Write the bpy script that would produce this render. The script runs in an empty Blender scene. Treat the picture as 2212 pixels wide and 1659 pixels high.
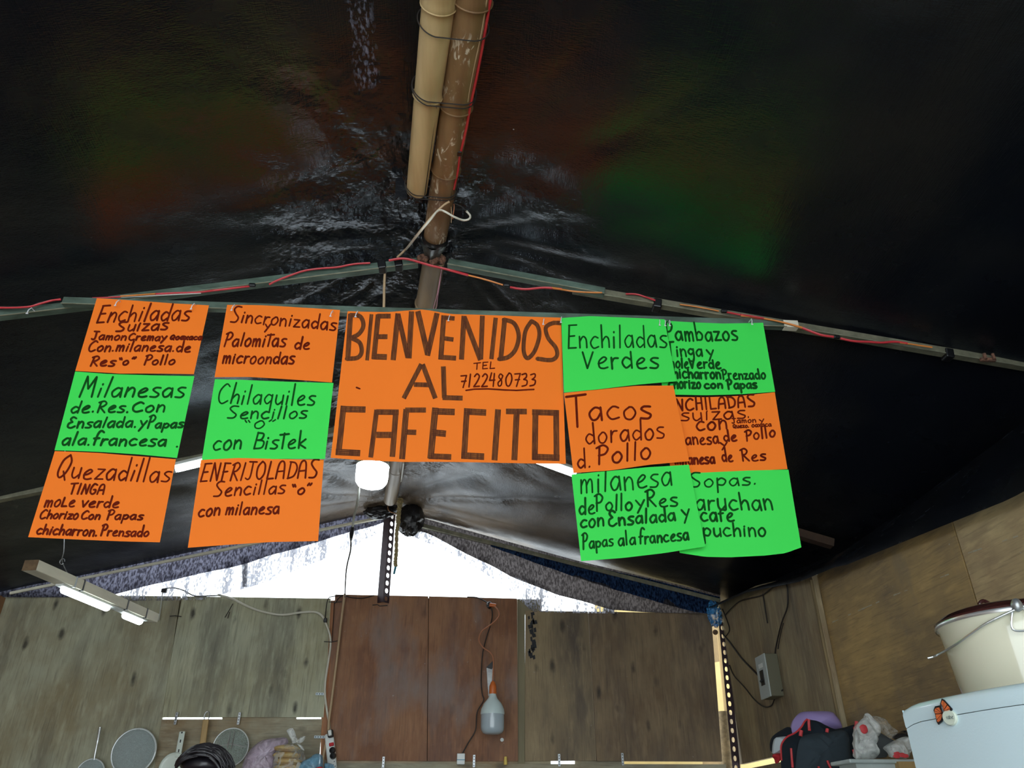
import bpy, bmesh, math, random
from mathutils import Vector, noise
random.seed(7)
R = math.radians
# ------------------------------------------------------------------ camera, world, exposure
F = 1650.0
PITCH = math.atan(F / 2830.0)
YAW = R(4.0)
CAM = Vector((0, 0, 1.4))
sc = bpy.context.scene
cd = bpy.data.cameras.new('camera')
cam = bpy.data.objects.new('camera', cd)
sc.collection.objects.link(cam)
cam.location = CAM
cam.rotation_euler = (R(90) + PITCH, 0, -YAW)
cd.sensor_width = 36.0
cd.lens = 36.0 * F / 2212.0
cd.clip_start = 0.02
sc.camera = cam
w = bpy.data.worlds.new('sky')
sc.world = w
w.use_nodes = True
w.node_tree.nodes['Background'].inputs[0].default_value = (0.86, 0.95, 1.0, 1)
w.node_tree.nodes['Background'].inputs[1].default_value = 3.4
sc.view_settings.view_transform = 'Standard'
sc.view_settings.look = 'None'
sc.view_settings.gamma = 1
sc.view_settings.use_curve_mapping = False
sc.view_settings.exposure = 0.25
BULB_W = 24.0
TUBE_W = 9.0

# ------------------------------------------------------------------ geometry helpers
FWD = Vector((math.sin(YAW) * math.cos(PITCH), math.cos(YAW) * math.cos(PITCH), math.sin(PITCH)))
RGT = Vector((math.cos(YAW), -math.sin(YAW), 0))
UPV = RGT.cross(FWD)


def ray(x, y):
    return FWD * F + RGT * (x - 1106) - UPV * (y - 829.5)


def atY(x, y, Y):
    d = ray(x, y)
    return CAM + d * (Y / d.y)


def atX(x, y, X):
    d = ray(x, y)
    return CAM + d * (X / d.x)


def atZ(x, y, Z):
    d = ray(x, y)
    return CAM + d * ((Z - CAM.z) / d.z)


def crop(sc_, ox, oy):
    return lambda p: (ox + p[0] / sc_, oy + p[1] / sc_)


ORG = {}
COL = sc.collection


def tag(o, label, cat, group=None, kind=None):
    if label: o['label'] = label
    if cat: o['category'] = cat
    if group: o['group'] = group
    if kind: o['kind'] = kind
    return o


def thing(name, loc, label=None, cat=None, group=None, kind=None):
    o = bpy.data.objects.new(name, None)
    o.empty_display_size = 0.05
    COL.objects.link(o)
    o.location = loc
    ORG[o.name] = Vector(loc)
    return tag(o, label, cat, group, kind)


def obj(name, verts, faces, mat, parent=None, smooth=False, org=None):
    verts = [Vector(v) for v in verts]
    if parent is not None:
        o0 = ORG[parent.name]
    elif org is not None:
        o0 = Vector(org)
    else:
        n = len(verts)
        o0 = Vector((sum(v.x for v in verts) / n, sum(v.y for v in verts) / n, min(v.z for v in verts)))
    me = bpy.data.meshes.new(name)
    me.from_pydata([tuple(v - o0) for v in verts], [], faces)
    mats = mat if isinstance(mat, (list, tuple)) else [mat]
    for m in mats: me.materials.append(m)
    if smooth:
        me.shade_smooth()
    me.update()
    o = bpy.data.objects.new(name, me)
    COL.objects.link(o)
    if parent is not None:
        o.parent = parent
    else:
        o.location = o0
    ORG[o.name] = o0
    return o


class MB:
    """collects primitives into one mesh"""
    def __init__(s):
        s.v = []; s.f = []

    def add(s, v, f):
        b = len(s.v)
        s.v += [Vector(a) for a in v]
        s.f += [tuple(b + i for i in q) for q in f]
        return s

    def box(s, c, sx, sy, sz, ax=None, bev=0.0):
        """box centred at c; ax = three unit vectors"""
        X, Y, Z = ax or (Vector((1, 0, 0)), Vector((0, 1, 0)), Vector((0, 0, 1)))
        c = Vector(c)
        bm = bmesh.new()
        bmesh.ops.create_cube(bm, size=1)
        for v in bm.verts:
            v.co = Vector((v.co.x * sx, v.co.y * sy, v.co.z * sz))
        if bev > 0:
            bmesh.ops.bevel(bm, geom=list(bm.edges), offset=bev, segments=2, affect='EDGES', profile=0.5)
        bm.verts.ensure_lookup_table()
        vs = [c + X * v.co.x + Y * v.co.y + Z * v.co.z for v in bm.verts]
        fs = [tuple(v.index for v in f.verts) for f in bm.faces]
        bm.free()
        return s.add(vs, fs)

    def tube(s, pts, r, seg=8, cap=True):
        pts = [Vector(p) for p in pts]
        n = len(pts)
        rr = r if isinstance(r, (list, tuple)) else [r] * n
        vs = []; fs = []
        t0 = (pts[1] - pts[0]).normalized()
        a = t0.orthogonal().normalized()
        for i, p in enumerate(pts):
            t = (pts[min(i + 1, n - 1)] - pts[max(i - 1, 0)])
            if t.length < 1e-9: t = t0
            t = t.normalized()
            a = (a - t * a.dot(t))
            a = a.normalized() if a.length > 1e-6 else t.orthogonal().normalized()
            b = t.cross(a)
            for k in range(seg):
                an = 2 * math.pi * k / seg
                vs.append(p + (a * math.cos(an) + b * math.sin(an)) * rr[i])
        for i in range(n - 1):
            for k in range(seg):
                k2 = (k + 1) % seg
                fs.append((i * seg + k, i * seg + k2, (i + 1) * seg + k2, (i + 1) * seg + k))
        if cap:
            fs.append(tuple(range(seg - 1, -1, -1)))
            fs.append(tuple((n - 1) * seg + k for k in range(seg)))
        return s.add(vs, fs)

    def lathe(s, prof, c, axis=Vector((0, 0, 1)), seg=32, a0=None, sy=1.0):
        """prof: (radius, height) list"""
        axis = axis.normalized()
        a = a0 or axis.orthogonal().normalized()
        b = axis.cross(a)
        c = Vector(c)
        vs = []; fs = []
        for (r, h) in prof:
            for k in range(seg):
                an = 2 * math.pi * k / seg
                vs.append(c + axis * h + (a * math.cos(an) + b * math.sin(an) * sy) * max(r, 1e-5))
        for i in range(len(prof) - 1):
            for k in range(seg):
                k2 = (k + 1) % seg
                fs.append((i * seg + k, i * seg + k2, (i + 1) * seg + k2, (i + 1) * seg + k))
        return s.add(vs, fs)

    def grid(s, fn, nu, nv):
        vs = [fn(i / nu, j / nv) for j in range(nv + 1) for i in range(nu + 1)]
        fs = [(j * (nu + 1) + i, j * (nu + 1) + i + 1, (j + 1) * (nu + 1) + i + 1, (j + 1) * (nu + 1) + i)
              for j in range(nv) for i in range(nu)]
        return s.add(vs, fs)

    def slab(s, poly, d):
        """prism of a planar polygon, pushed by the vector d"""
        d = Vector(d)
        n = len(poly)
        vs = [Vector(p) for p in poly] + [Vector(p) + d for p in poly]
        fs = [tuple(range(n)), tuple(range(2 * n - 1, n - 1, -1))]
        fs += [(i, i + n, (i + 1) % n + n, (i + 1) % n) for i in range(n)]
        return s.add(vs, fs)

    def make(s, name, mat, parent=None, smooth=False, org=None, auto=False):
        o = obj(name, s.v, s.f, mat, parent, smooth, org)
        return o


def soften(o, ang=40):
    o.data.shade_smooth()
    try:
        me = o.data
        bm = bmesh.new(); bm.from_mesh(me)
        for e in bm.edges:
            if len(e.link_faces) == 2 and e.calc_face_angle(0) > R(ang): e.smooth = False
        bm.to_mesh(me); bm.free()
    except Exception:
        pass
    return o


def smooth_path(pts, per=6):
    pts = [Vector(p) for p in pts]
    out = []
    n = len(pts)
    for i in range(n - 1):
        p0 = pts[max(i - 1, 0)]; p1 = pts[i]; p2 = pts[i + 1]; p3 = pts[min(i + 2, n - 1)]
        for k in range(per):
            t = k / per
            out.append(0.5 * ((2 * p1) + (p2 - p0) * t + (2 * p0 - 5 * p1 + 4 * p2 - p3) * t * t + (3 * p1 - p0 - 3 * p2 + p3) * t ** 3))
    out.append(pts[-1])
    return out


def nz(x, y, z=0.0):
    return noise.noise(Vector((x, y, z)))


# ------------------------------------------------------------------ materials
def mat(name, col, rough=0.6, metal=0.0, var=0.0, vscale=8.0, bump=0.0, bscale=60.0, spec=0.5, col2=None,
        stretch=(1, 1, 1), emit=None, trans=0.0, coat=0.0, detail=5.0, bdist=0.002):
    m = bpy.data.materials.new(name)
    m.use_nodes = True
    nt = m.node_tree
    p = nt.nodes['Principled BSDF']
    p.inputs['Base Color'].default_value = (*col, 1)
    p.inputs['Roughness'].default_value = rough
    p.inputs['Metallic'].default_value = metal
    p.inputs['Specular IOR Level'].default_value = spec
    if coat: p.inputs['Coat Weight'].default_value = coat
    if trans: p.inputs['Transmission Weight'].default_value = trans
    if emit:
        p.inputs['Emission Color'].default_value = (*emit[0], 1)
        p.inputs['Emission Strength'].default_value = emit[1]
    if var or bump:
        tc = nt.nodes.new('ShaderNodeTexCoord')
        mp = nt.nodes.new('ShaderNodeMapping')
        mp.inputs['Scale'].default_value = stretch
        nt.links.new(tc.outputs['Object'], mp.inputs[0])
    if var:
        n = nt.nodes.new('ShaderNodeTexNoise')
        n.inputs['Scale'].default_value = vscale
        n.inputs['Detail'].default_value = detail
        n.inputs['Roughness'].default_value = 0.6
        nt.links.new(mp.outputs[0], n.inputs['Vector'])
        cr = nt.nodes.new('ShaderNodeValToRGB')
        c2 = col2 or tuple(c * (1 - var) for c in col)
        cr.color_ramp.elements[0].color = (*c2, 1)
        cr.color_ramp.elements[0].position = 0.35
        cr.color_ramp.elements[1].color = (*col, 1)
        cr.color_ramp.elements[1].position = 0.65
        nt.links.new(n.outputs['Fac'], cr.inputs[0])
        nt.links.new(cr.outputs[0], p.inputs['Base Color'])
    if bump:
        n2 = nt.nodes.new('ShaderNodeTexNoise')
        n2.inputs['Scale'].default_value = bscale
        n2.inputs['Detail'].default_value = 4
        nt.links.new(mp.outputs[0], n2.inputs['Vector'])
        b = nt.nodes.new('ShaderNodeBump')
        b.inputs['Strength'].default_value = bump
        b.inputs['Distance'].default_value = bdist
        nt.links.new(n2.outputs['Fac'], b.inputs['Height'])
        nt.links.new(b.outputs[0], p.inputs['Normal'])
    return m


def node_mix(nt, a, b, fac, blend='MIX'):
    mx = nt.nodes.new('ShaderNodeMix')
    mx.data_type = 'RGBA'; mx.blend_type = blend
    for s, v in (('A', a), ('B', b)):
        i = [k for k in mx.inputs if k.name == s and k.type == 'RGBA'][0]
        if isinstance(v, tuple): i.default_value = (*v, 1)
        else: nt.links.new(v, i)
    f = [k for k in mx.inputs if k.name == 'Factor' and k.type == 'VALUE'][0]
    if isinstance(fac, (int, float)): f.default_value = fac
    else: nt.links.new(fac, f)
    return [k for k in mx.outputs if k.type == 'RGBA'][0]


def ramp(nt, src, p0, p1, v0=0.0, v1=1.0):
    r = nt.nodes.new('ShaderNodeMapRange')
    r.inputs['From Min'].default_value = p0; r.inputs['From Max'].default_value = p1
    r.inputs['To Min'].default_value = v0; r.inputs['To Max'].default_value = v1
    nt.links.new(src, r.inputs['Value'])
    return r.outputs[0]


def plywood(name, base, warm, dark, seed=0.0, knots=0.5, vertical=True, stain=None):
    """weathered formwork plywood: cloudy tones, grain, elongated dark knots"""
    m = bpy.data.materials.new(name)
    m.use_nodes = True
    nt = m.node_tree
    p = nt.nodes['Principled BSDF']
    p.inputs['Roughness'].default_value = 0.62
    p.inputs['Specular IOR Level'].default_value = 0.35
    tc = nt.nodes.new('ShaderNodeTexCoord')

    def noi(scale, st, det=5, off=0.0):
        mp = nt.nodes.new('ShaderNodeMapping')
        mp.inputs['Scale'].default_value = st
        mp.inputs['Location'].default_value = (seed + off, seed * 0.7 + off, seed * 1.3)
        nt.links.new(tc.outputs['Object'], mp.inputs[0])
        n = nt.nodes.new('ShaderNodeTexNoise')
        n.inputs['Scale'].default_value = scale
        n.inputs['Detail'].default_value = det
        n.inputs['Roughness'].default_value = 0.6
        nt.links.new(mp.outputs[0], n.inputs['Vector'])
        return n.outputs['Fac'], mp
    gs = (1, 1, 0.22) if vertical else (0.22, 0.22, 1)
    c1, _ = noi(2.6, (1, 1, 1))
    col = node_mix(nt, base, warm, ramp(nt, c1, 0.38, 0.66))
    c2, _ = noi(5.5, gs, 6, 3.1)
    col = node_mix(nt, col, dark, ramp(nt, c2, 0.46, 0.72, 0, 0.85))
    c3, _ = noi(34, gs, 4, 9.0)
    col = node_mix(nt, col, tuple(min(1, c * 1.5) for c in base), ramp(nt, c3, 0.5, 0.75, 0, 0.4))
    c3b, _ = noi(150, (1, 1, 0.05) if vertical else (0.05, 0.05, 1), 2, 5.0)
    col = node_mix(nt, col, tuple(c * 0.6 for c in dark), ramp(nt, c3b, 0.52, 0.75, 0, 0.4))
    # knots
    mp = nt.nodes.new('ShaderNodeMapping')
    mp.inputs['Scale'].default_value = (1, 1, 0.42) if vertical else (0.5, 0.5, 1)
    mp.inputs['Location'].default_value = (seed * 2.1, seed, 0.4)
    nt.links.new(tc.outputs['Object'], mp.inputs[0])
    v = nt.nodes.new('ShaderNodeTexVoronoi')
    v.inputs['Scale'].default_value = 13.0
    v.inputs['Randomness'].default_value = 1.0
    c4, _ = noi(14, (1, 1, 1), 3, 1.0)
    nt.links.new(mp.outputs[0], v.inputs['Vector'])
    ad = nt.nodes.new('ShaderNodeMath'); ad.operation = 'MULTIPLY_ADD'
    nt.links.new(c4, ad.inputs[0]); ad.inputs[1].default_value = 0.28
    nt.links.new(v.outputs['Distance'], ad.inputs[2])
    sepc = nt.nodes.new('ShaderNodeSeparateColor'); nt.links.new(v.outputs['Color'], sepc.inputs[0])
    gate = nt.nodes.new('ShaderNodeMath'); gate.operation = 'MULTIPLY'
    nt.links.new(ramp(nt, sepc.outputs[0], 0.30, 0.55), gate.inputs[0]); nt.links.new(ramp(nt, ad.outputs[0], 0.36, 0.20, 0, knots), gate.inputs[1])
    col = node_mix(nt, col, tuple(c * 0.3 for c in dark), gate.outputs[0])
    if stain:
        c5, _ = noi(3.2, (1, 1, 0.5), 6, 20)
        col = node_mix(nt, col, stain, ramp(nt, c5, 0.52, 0.7, 0, 0.8))
    c6, _ = noi(60, (1, 1, 1), 3, 2)
    col = node_mix(nt, col, (0.45, 0.46, 0.44), ramp(nt, c6, 0.70, 0.78, 0, 0.5))
    nt.links.new(col, p.inputs['Base Color'])
    b = nt.nodes.new('ShaderNodeBump')
    b.inputs['Strength'].default_value = 0.5
    b.inputs['Distance'].default_value = 0.002
    nt.links.new(c3, b.inputs['Height'])
    nt.links.new(b.outputs[0], p.inputs['Normal'])
    return m


M = {}
M['ply_green'] = plywood('ply_grey_green', (0.394, 0.394, 0.281), (0.281, 0.236, 0.135), (0.104, 0.094, 0.075), 1.0, 0.85)
M['ply_green2'] = plywood('ply_grey_green_b', (0.445, 0.456, 0.328), (0.351, 0.328, 0.199), (0.117, 0.109, 0.088), 5.0, 0.9)
M['ply_rough'] = plywood('ply_rough', (0.398, 0.386, 0.281), (0.281, 0.199, 0.105), (0.137, 0.117, 0.088), 9.0, 0.6, False)
M['ply_red'] = plywood('ply_reddish', (0.33, 0.165, 0.083), (0.22, 0.094, 0.044), (0.121, 0.066, 0.061), 13.0, 0.4, stain=(0.27, 0.22, 0.20))
M['ply_brown'] = plywood('ply_brown', (0.324, 0.248, 0.14), (0.238, 0.173, 0.097), (0.09, 0.072, 0.06), 17.0, 0.8)
M['ply_brown2'] = plywood('ply_brown_b', (0.257, 0.188, 0.109), (0.168, 0.109, 0.059), (0.075, 0.059, 0.056), 23.0, 0.85)
M['ply_side'] = plywood('ply_side', (0.365, 0.304, 0.182), (0.267, 0.194, 0.109), (0.101, 0.085, 0.072), 31.0, 0.8)
M['ply_yellow'] = plywood('ply_yellow_brown', (0.444, 0.3, 0.117), (0.261, 0.183, 0.091), (0.131, 0.099, 0.065), 37.0, 0.35, False, stain=(0.17, 0.15, 0.12))
M['ply_yellow2'] = plywood('ply_yellow_brown_b', (0.574, 0.444, 0.222), (0.392, 0.274, 0.144), (0.152, 0.109, 0.077), 43.0, 0.35, False)
M['batten'] = mat('batten_wood', (0.30, 0.26, 0.15), 0.7, var=0.35, vscale=9, stretch=(1, 1, 0.1), bump=0.3)
M['earth'] = mat('earth_floor', (0.085, 0.075, 0.065), 0.9, var=0.4, vscale=4, bump=0.5)
M['edge'] = mat('ply_edge', (0.27, 0.2, 0.1), 0.8, var=0.5, vscale=90, stretch=(1, 1, 0.05))
M['steel_green'] = mat('green_painted_steel', (0.15, 0.22, 0.175), 0.42, 0.25, var=0.45, vscale=25, col2=(0.07, 0.10, 0.075), bump=0.2, stretch=(0.4, 1, 1))
M['lip_highlight'] = mat('steel_lip_highlight', (0.50, 0.50, 0.36), 0.35, 0.6, var=0.4, vscale=30)
M['steel_olive'] = mat('olive_steel', (0.23, 0.22, 0.15), 0.45, 0.2, var=0.45, vscale=22, col2=(0.12, 0.12, 0.08))
M['rust'] = mat('rusty_weld', (0.28, 0.13, 0.075), 0.9, var=0.7, vscale=120, bump=0.9, bscale=180, col2=(0.07, 0.04, 0.03))
M['post_steel'] = mat('dark_red_slotted_steel', (0.05, 0.026, 0.035), 0.5, 0.3, var=0.4, vscale=20)
M['tape'] = mat('black_tape', (0.006, 0.006, 0.007), 0.35)
M['black_plastic'] = mat('black_plastic_sheet', (0.012, 0.012, 0.014), 0.3, var=0.4, vscale=20, bump=0.5, bscale=30, bdist=0.01)
M['red_wire'] = mat('red_wire', (0.55, 0.035, 0.045), 0.4)
M['orange_wire'] = mat('orange_wire', (0.68, 0.22, 0.04), 0.4)
M['pink_wire'] = mat('pink_wire', (0.45, 0.22, 0.26), 0.5)
M['tan_wire'] = mat('tan_wire', (0.48, 0.34, 0.2), 0.5)
M['white_cable'] = mat('white_cable', (0.62, 0.60, 0.50), 0.45)
M['grey_cable'] = mat('grey_cable', (0.5, 0.52, 0.48), 0.45)
M['dark_wire'] = mat('dark_wire', (0.02, 0.016, 0.014), 0.6)
M['galv'] = mat('galvanised', (0.42, 0.44, 0.45), 0.35, 0.7, var=0.3, vscale=40)
M['rope'] = mat('natural_rope', (0.50, 0.40, 0.20), 0.9, var=0.6, vscale=160, bump=0.8, bscale=250)
M['teal'] = mat('teal_plastic', (0.01, 0.20, 0.30), 0.4)
M['clear'] = mat('clear_tag', (0.75, 0.75, 0.78), 0.3)
M['white_pl'] = mat('white_plastic', (0.72, 0.76, 0.74), 0.35)
M['blk'] = mat('black_parts', (0.012, 0.012, 0.014), 0.4)
M['fridge'] = mat('fridge_enamel', (0.66, 0.82, 0.87), 0.25, bump=0.12, bscale=300, coat=0.2)
M['enamel'] = mat('cream_enamel', (0.74, 0.72, 0.56), 0.12, coat=0.6)
M['lid'] = mat('brown_enamel', (0.055, 0.016, 0.014), 0.15, coat=0.6)
M['alu'] = mat('aluminium', (0.58, 0.6, 0.6), 0.3, 0.75)
M['rim_steel'] = mat('rim_steel', (0.72, 0.76, 0.76), 0.4, 0.3)
M['white_en'] = mat('white_enamel', (0.68, 0.76, 0.68), 0.3, coat=0.2)
M['wood'] = mat('light_wood', (0.48, 0.32, 0.13), 0.55, var=0.25, vscale=30, stretch=(1, 1, 0.1))
M['wood_end'] = mat('wood_end', (0.16, 0.10, 0.05), 0.8, var=0.4, vscale=40)
M['dark_rafter'] = mat('dark_rafter_wood', (0.06, 0.03, 0.015), 0.8, var=0.4, vscale=30)
M['lamp_wood'] = mat('cream_batten', (0.80, 0.76, 0.60), 0.6, var=0.25, vscale=14, stretch=(1, 0.15, 1))
M['orange_pl'] = mat('orange_plastic', (0.62, 0.15, 0.03), 0.4)
M['orange_cord'] = mat('orange_cord', (0.42, 0.16, 0.075), 0.45)
M['bulb_off'] = mat('bulb_diffuser_off', (0.42, 0.5, 0.55), 0.22, coat=0.5)
M['bulb_body'] = mat('bulb_body', (0.60, 0.72, 0.72), 0.35)
M['hair'] = mat('black_hair', (0.012, 0.01, 0.014), 0.35, spec=0.6)
M['skin'] = mat('skin', (0.35, 0.19, 0.12), 0.55)
M['shirt'] = mat('dark_shirt', (0.06, 0.07, 0.09), 0.9)
M['cap_purple'] = mat('purple_cap', (0.40, 0.31, 0.66), 0.6)
M['cap_white'] = mat('white_cap', (0.62, 0.72, 0.78), 0.7)
M['cap_red'] = mat('red_cloth', (0.55, 0.02, 0.03), 0.7)
M['fabric_blk'] = mat('black_fabric', (0.016, 0.024, 0.034), 0.85, bump=0.4, bscale=500, spec=0.2)
M['trim_red'] = mat('red_piping', (0.62, 0.05, 0.06), 0.55)
M['box_white'] = mat('switch_box', (0.42, 0.47, 0.46), 0.5)
M['box_side'] = mat('switch_box_side', (0.13, 0.125, 0.08), 0.6)
M['bun'] = mat('bun_crust', (0.62, 0.5, 0.23), 0.5, var=0.3, vscale=40, col2=(0.52, 0.32, 0.1))
M['yellow'] = mat('gap_light_yellow', (0.75, 0.55, 0.12), 0.5)
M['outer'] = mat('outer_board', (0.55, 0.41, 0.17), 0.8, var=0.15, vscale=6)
M['log'] = mat('log_bark', (0.28, 0.20, 0.10), 0.85, var=0.6, vscale=30, bump=0.6, bscale=60)
M['cardboard'] = mat('orange_brown_board', (0.32, 0.16, 0.07), 0.8, var=0.3, vscale=10)
M['bfly_orange'] = mat('butterfly_orange', (0.75, 0.17, 0.05), 0.4)
M['badge'] = mat('cream_badge', (0.60, 0.66, 0.55), 0.25)
M['grey_text'] = mat('grey_print', (0.2, 0.25, 0.24), 0.5)


def film(name, col, alpha, rough=0.25, bscale=25.0, vary=0.25):
    """thin crumpled plastic film, partly see-through"""
    m = bpy.data.materials.new(name); m.use_nodes = True
    nt = m.node_tree
    p = nt.nodes['Principled BSDF']
    p.inputs['Base Color'].default_value = (*col, 1)
    p.inputs['Roughness'].default_value = rough
    p.inputs['Specular IOR Level'].default_value = 0.8
    tc = nt.nodes.new('ShaderNodeTexCoord')
    n = nt.nodes.new('ShaderNodeTexNoise'); n.inputs['Scale'].default_value = bscale
    n.inputs['Detail'].default_value = 4
    n.inputs['Distortion'].default_value = 1.2
    nt.links.new(tc.outputs['Object'], n.inputs['Vector'])
    b = nt.nodes.new('ShaderNodeBump'); b.inputs['Strength'].default_value = 0.9; b.inputs['Distance'].default_value = 0.012
    nt.links.new(n.outputs['Fac'], b.inputs['Height'])
    nt.links.new(b.outputs[0], p.inputs['Normal'])
    nt.links.new(ramp(nt, n.outputs['Fac'], 0.35, 0.65, alpha - vary, alpha + vary), p.inputs['Alpha'])
    return m


M['film_clear'] = film('clear_film', (0.88, 0.92, 0.90), 0.5, 0.35)
M['film_pink'] = film('pink_film', (0.60, 0.50, 0.62), 0.8)
M['film_blue'] = film('blue_film', (0.22, 0.48, 0.68), 0.72)
M['tray'] = film('cloudy_tray', (0.58, 0.68, 0.68), 0.82, 0.3, 6.0, 0.04)
M['mesh_wire'] = film('wire_mesh', (0.78, 0.92, 0.92), 0.85, 0.5, 400.0, 0.15)
M['mesh_thin'] = film('thin_wire_mesh', (0.70, 0.88, 0.82), 0.55, 0.5, 400.0, 0.3)


def bamboo(name, c, c2, scuff=0.0):
    m = bpy.data.materials.new(name); m.use_nodes = True
    nt = m.node_tree; p = nt.nodes['Principled BSDF']
    p.inputs['Roughness'].default_value = 0.45
    tc = nt.nodes.new('ShaderNodeTexCoord')
    mp = nt.nodes.new('ShaderNodeMapping'); mp.inputs['Scale'].default_value = (1, 0.12, 1)
    nt.links.new(tc.outputs['Object'], mp.inputs[0])
    n = nt.nodes.new('ShaderNodeTexNoise'); n.inputs['Scale'].default_value = 28; n.inputs['Detail'].default_value = 6
    nt.links.new(mp.outputs[0], n.inputs['Vector'])
    n2 = nt.nodes.new('ShaderNodeTexNoise'); n2.inputs['Scale'].default_value = 5; n2.inputs['Detail'].default_value = 3
    nt.links.new(tc.outputs['Object'], n2.inputs['Vector'])
    col = node_mix(nt, c, c2, ramp(nt, n.outputs['Fac'], 0.4, 0.7))
    col = node_mix(nt, col, tuple(a * 0.7 for a in c2), ramp(nt, n2.outputs['Fac'], 0.5, 0.75, 0, 0.6))
    if scuff:
        n3 = nt.nodes.new('ShaderNodeTexNoise'); n3.inputs['Scale'].default_value = 55; n3.inputs['Detail'].default_value = 6
        n3.inputs['Distortion'].default_value = 1.5
        mp3 = nt.nodes.new('ShaderNodeMapping'); mp3.inputs['Scale'].default_value = (1, 0.4, 1)
        nt.links.new(tc.outputs['Object'], mp3.inputs[0]); nt.links.new(mp3.outputs[0], n3.inputs['Vector'])
        n4 = nt.nodes.new('ShaderNodeTexNoise'); n4.inputs['Scale'].default_value = 7
        nt.links.new(tc.outputs['Object'], n4.inputs['Vector'])
        ml = nt.nodes.new('ShaderNodeMath'); ml.operation = 'MULTIPLY'
        nt.links.new(ramp(nt, n3.outputs['Fac'], 0.56, 0.62), ml.inputs[0])
        nt.links.new(ramp(nt, n4.outputs['Fac'], 0.45, 0.6), ml.inputs[1])
        col = node_mix(nt, col, (0.62, 0.55, 0.42), ml.outputs[0])
    nt.links.new(col, p.inputs['Base Color'])
    b = nt.nodes.new('ShaderNodeBump'); b.inputs['Strength'].default_value = 0.25; b.inputs['Distance'].default_value = 0.002
    nt.links.new(n.outputs['Fac'], b.inputs['Height']); nt.links.new(b.outputs[0], p.inputs['Normal'])
    return m


M['bamboo_light'] = bamboo('pale_bamboo', (0.58, 0.43, 0.22), (0.40, 0.27, 0.12))
M['bamboo_dark'] = bamboo('brown_bamboo', (0.24, 0.14, 0.065), (0.15, 0.08, 0.035), 1.0)
M['bamboo_grey'] = bamboo('grey_bamboo', (0.30, 0.22, 0.13), (0.20, 0.15, 0.10))


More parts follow.
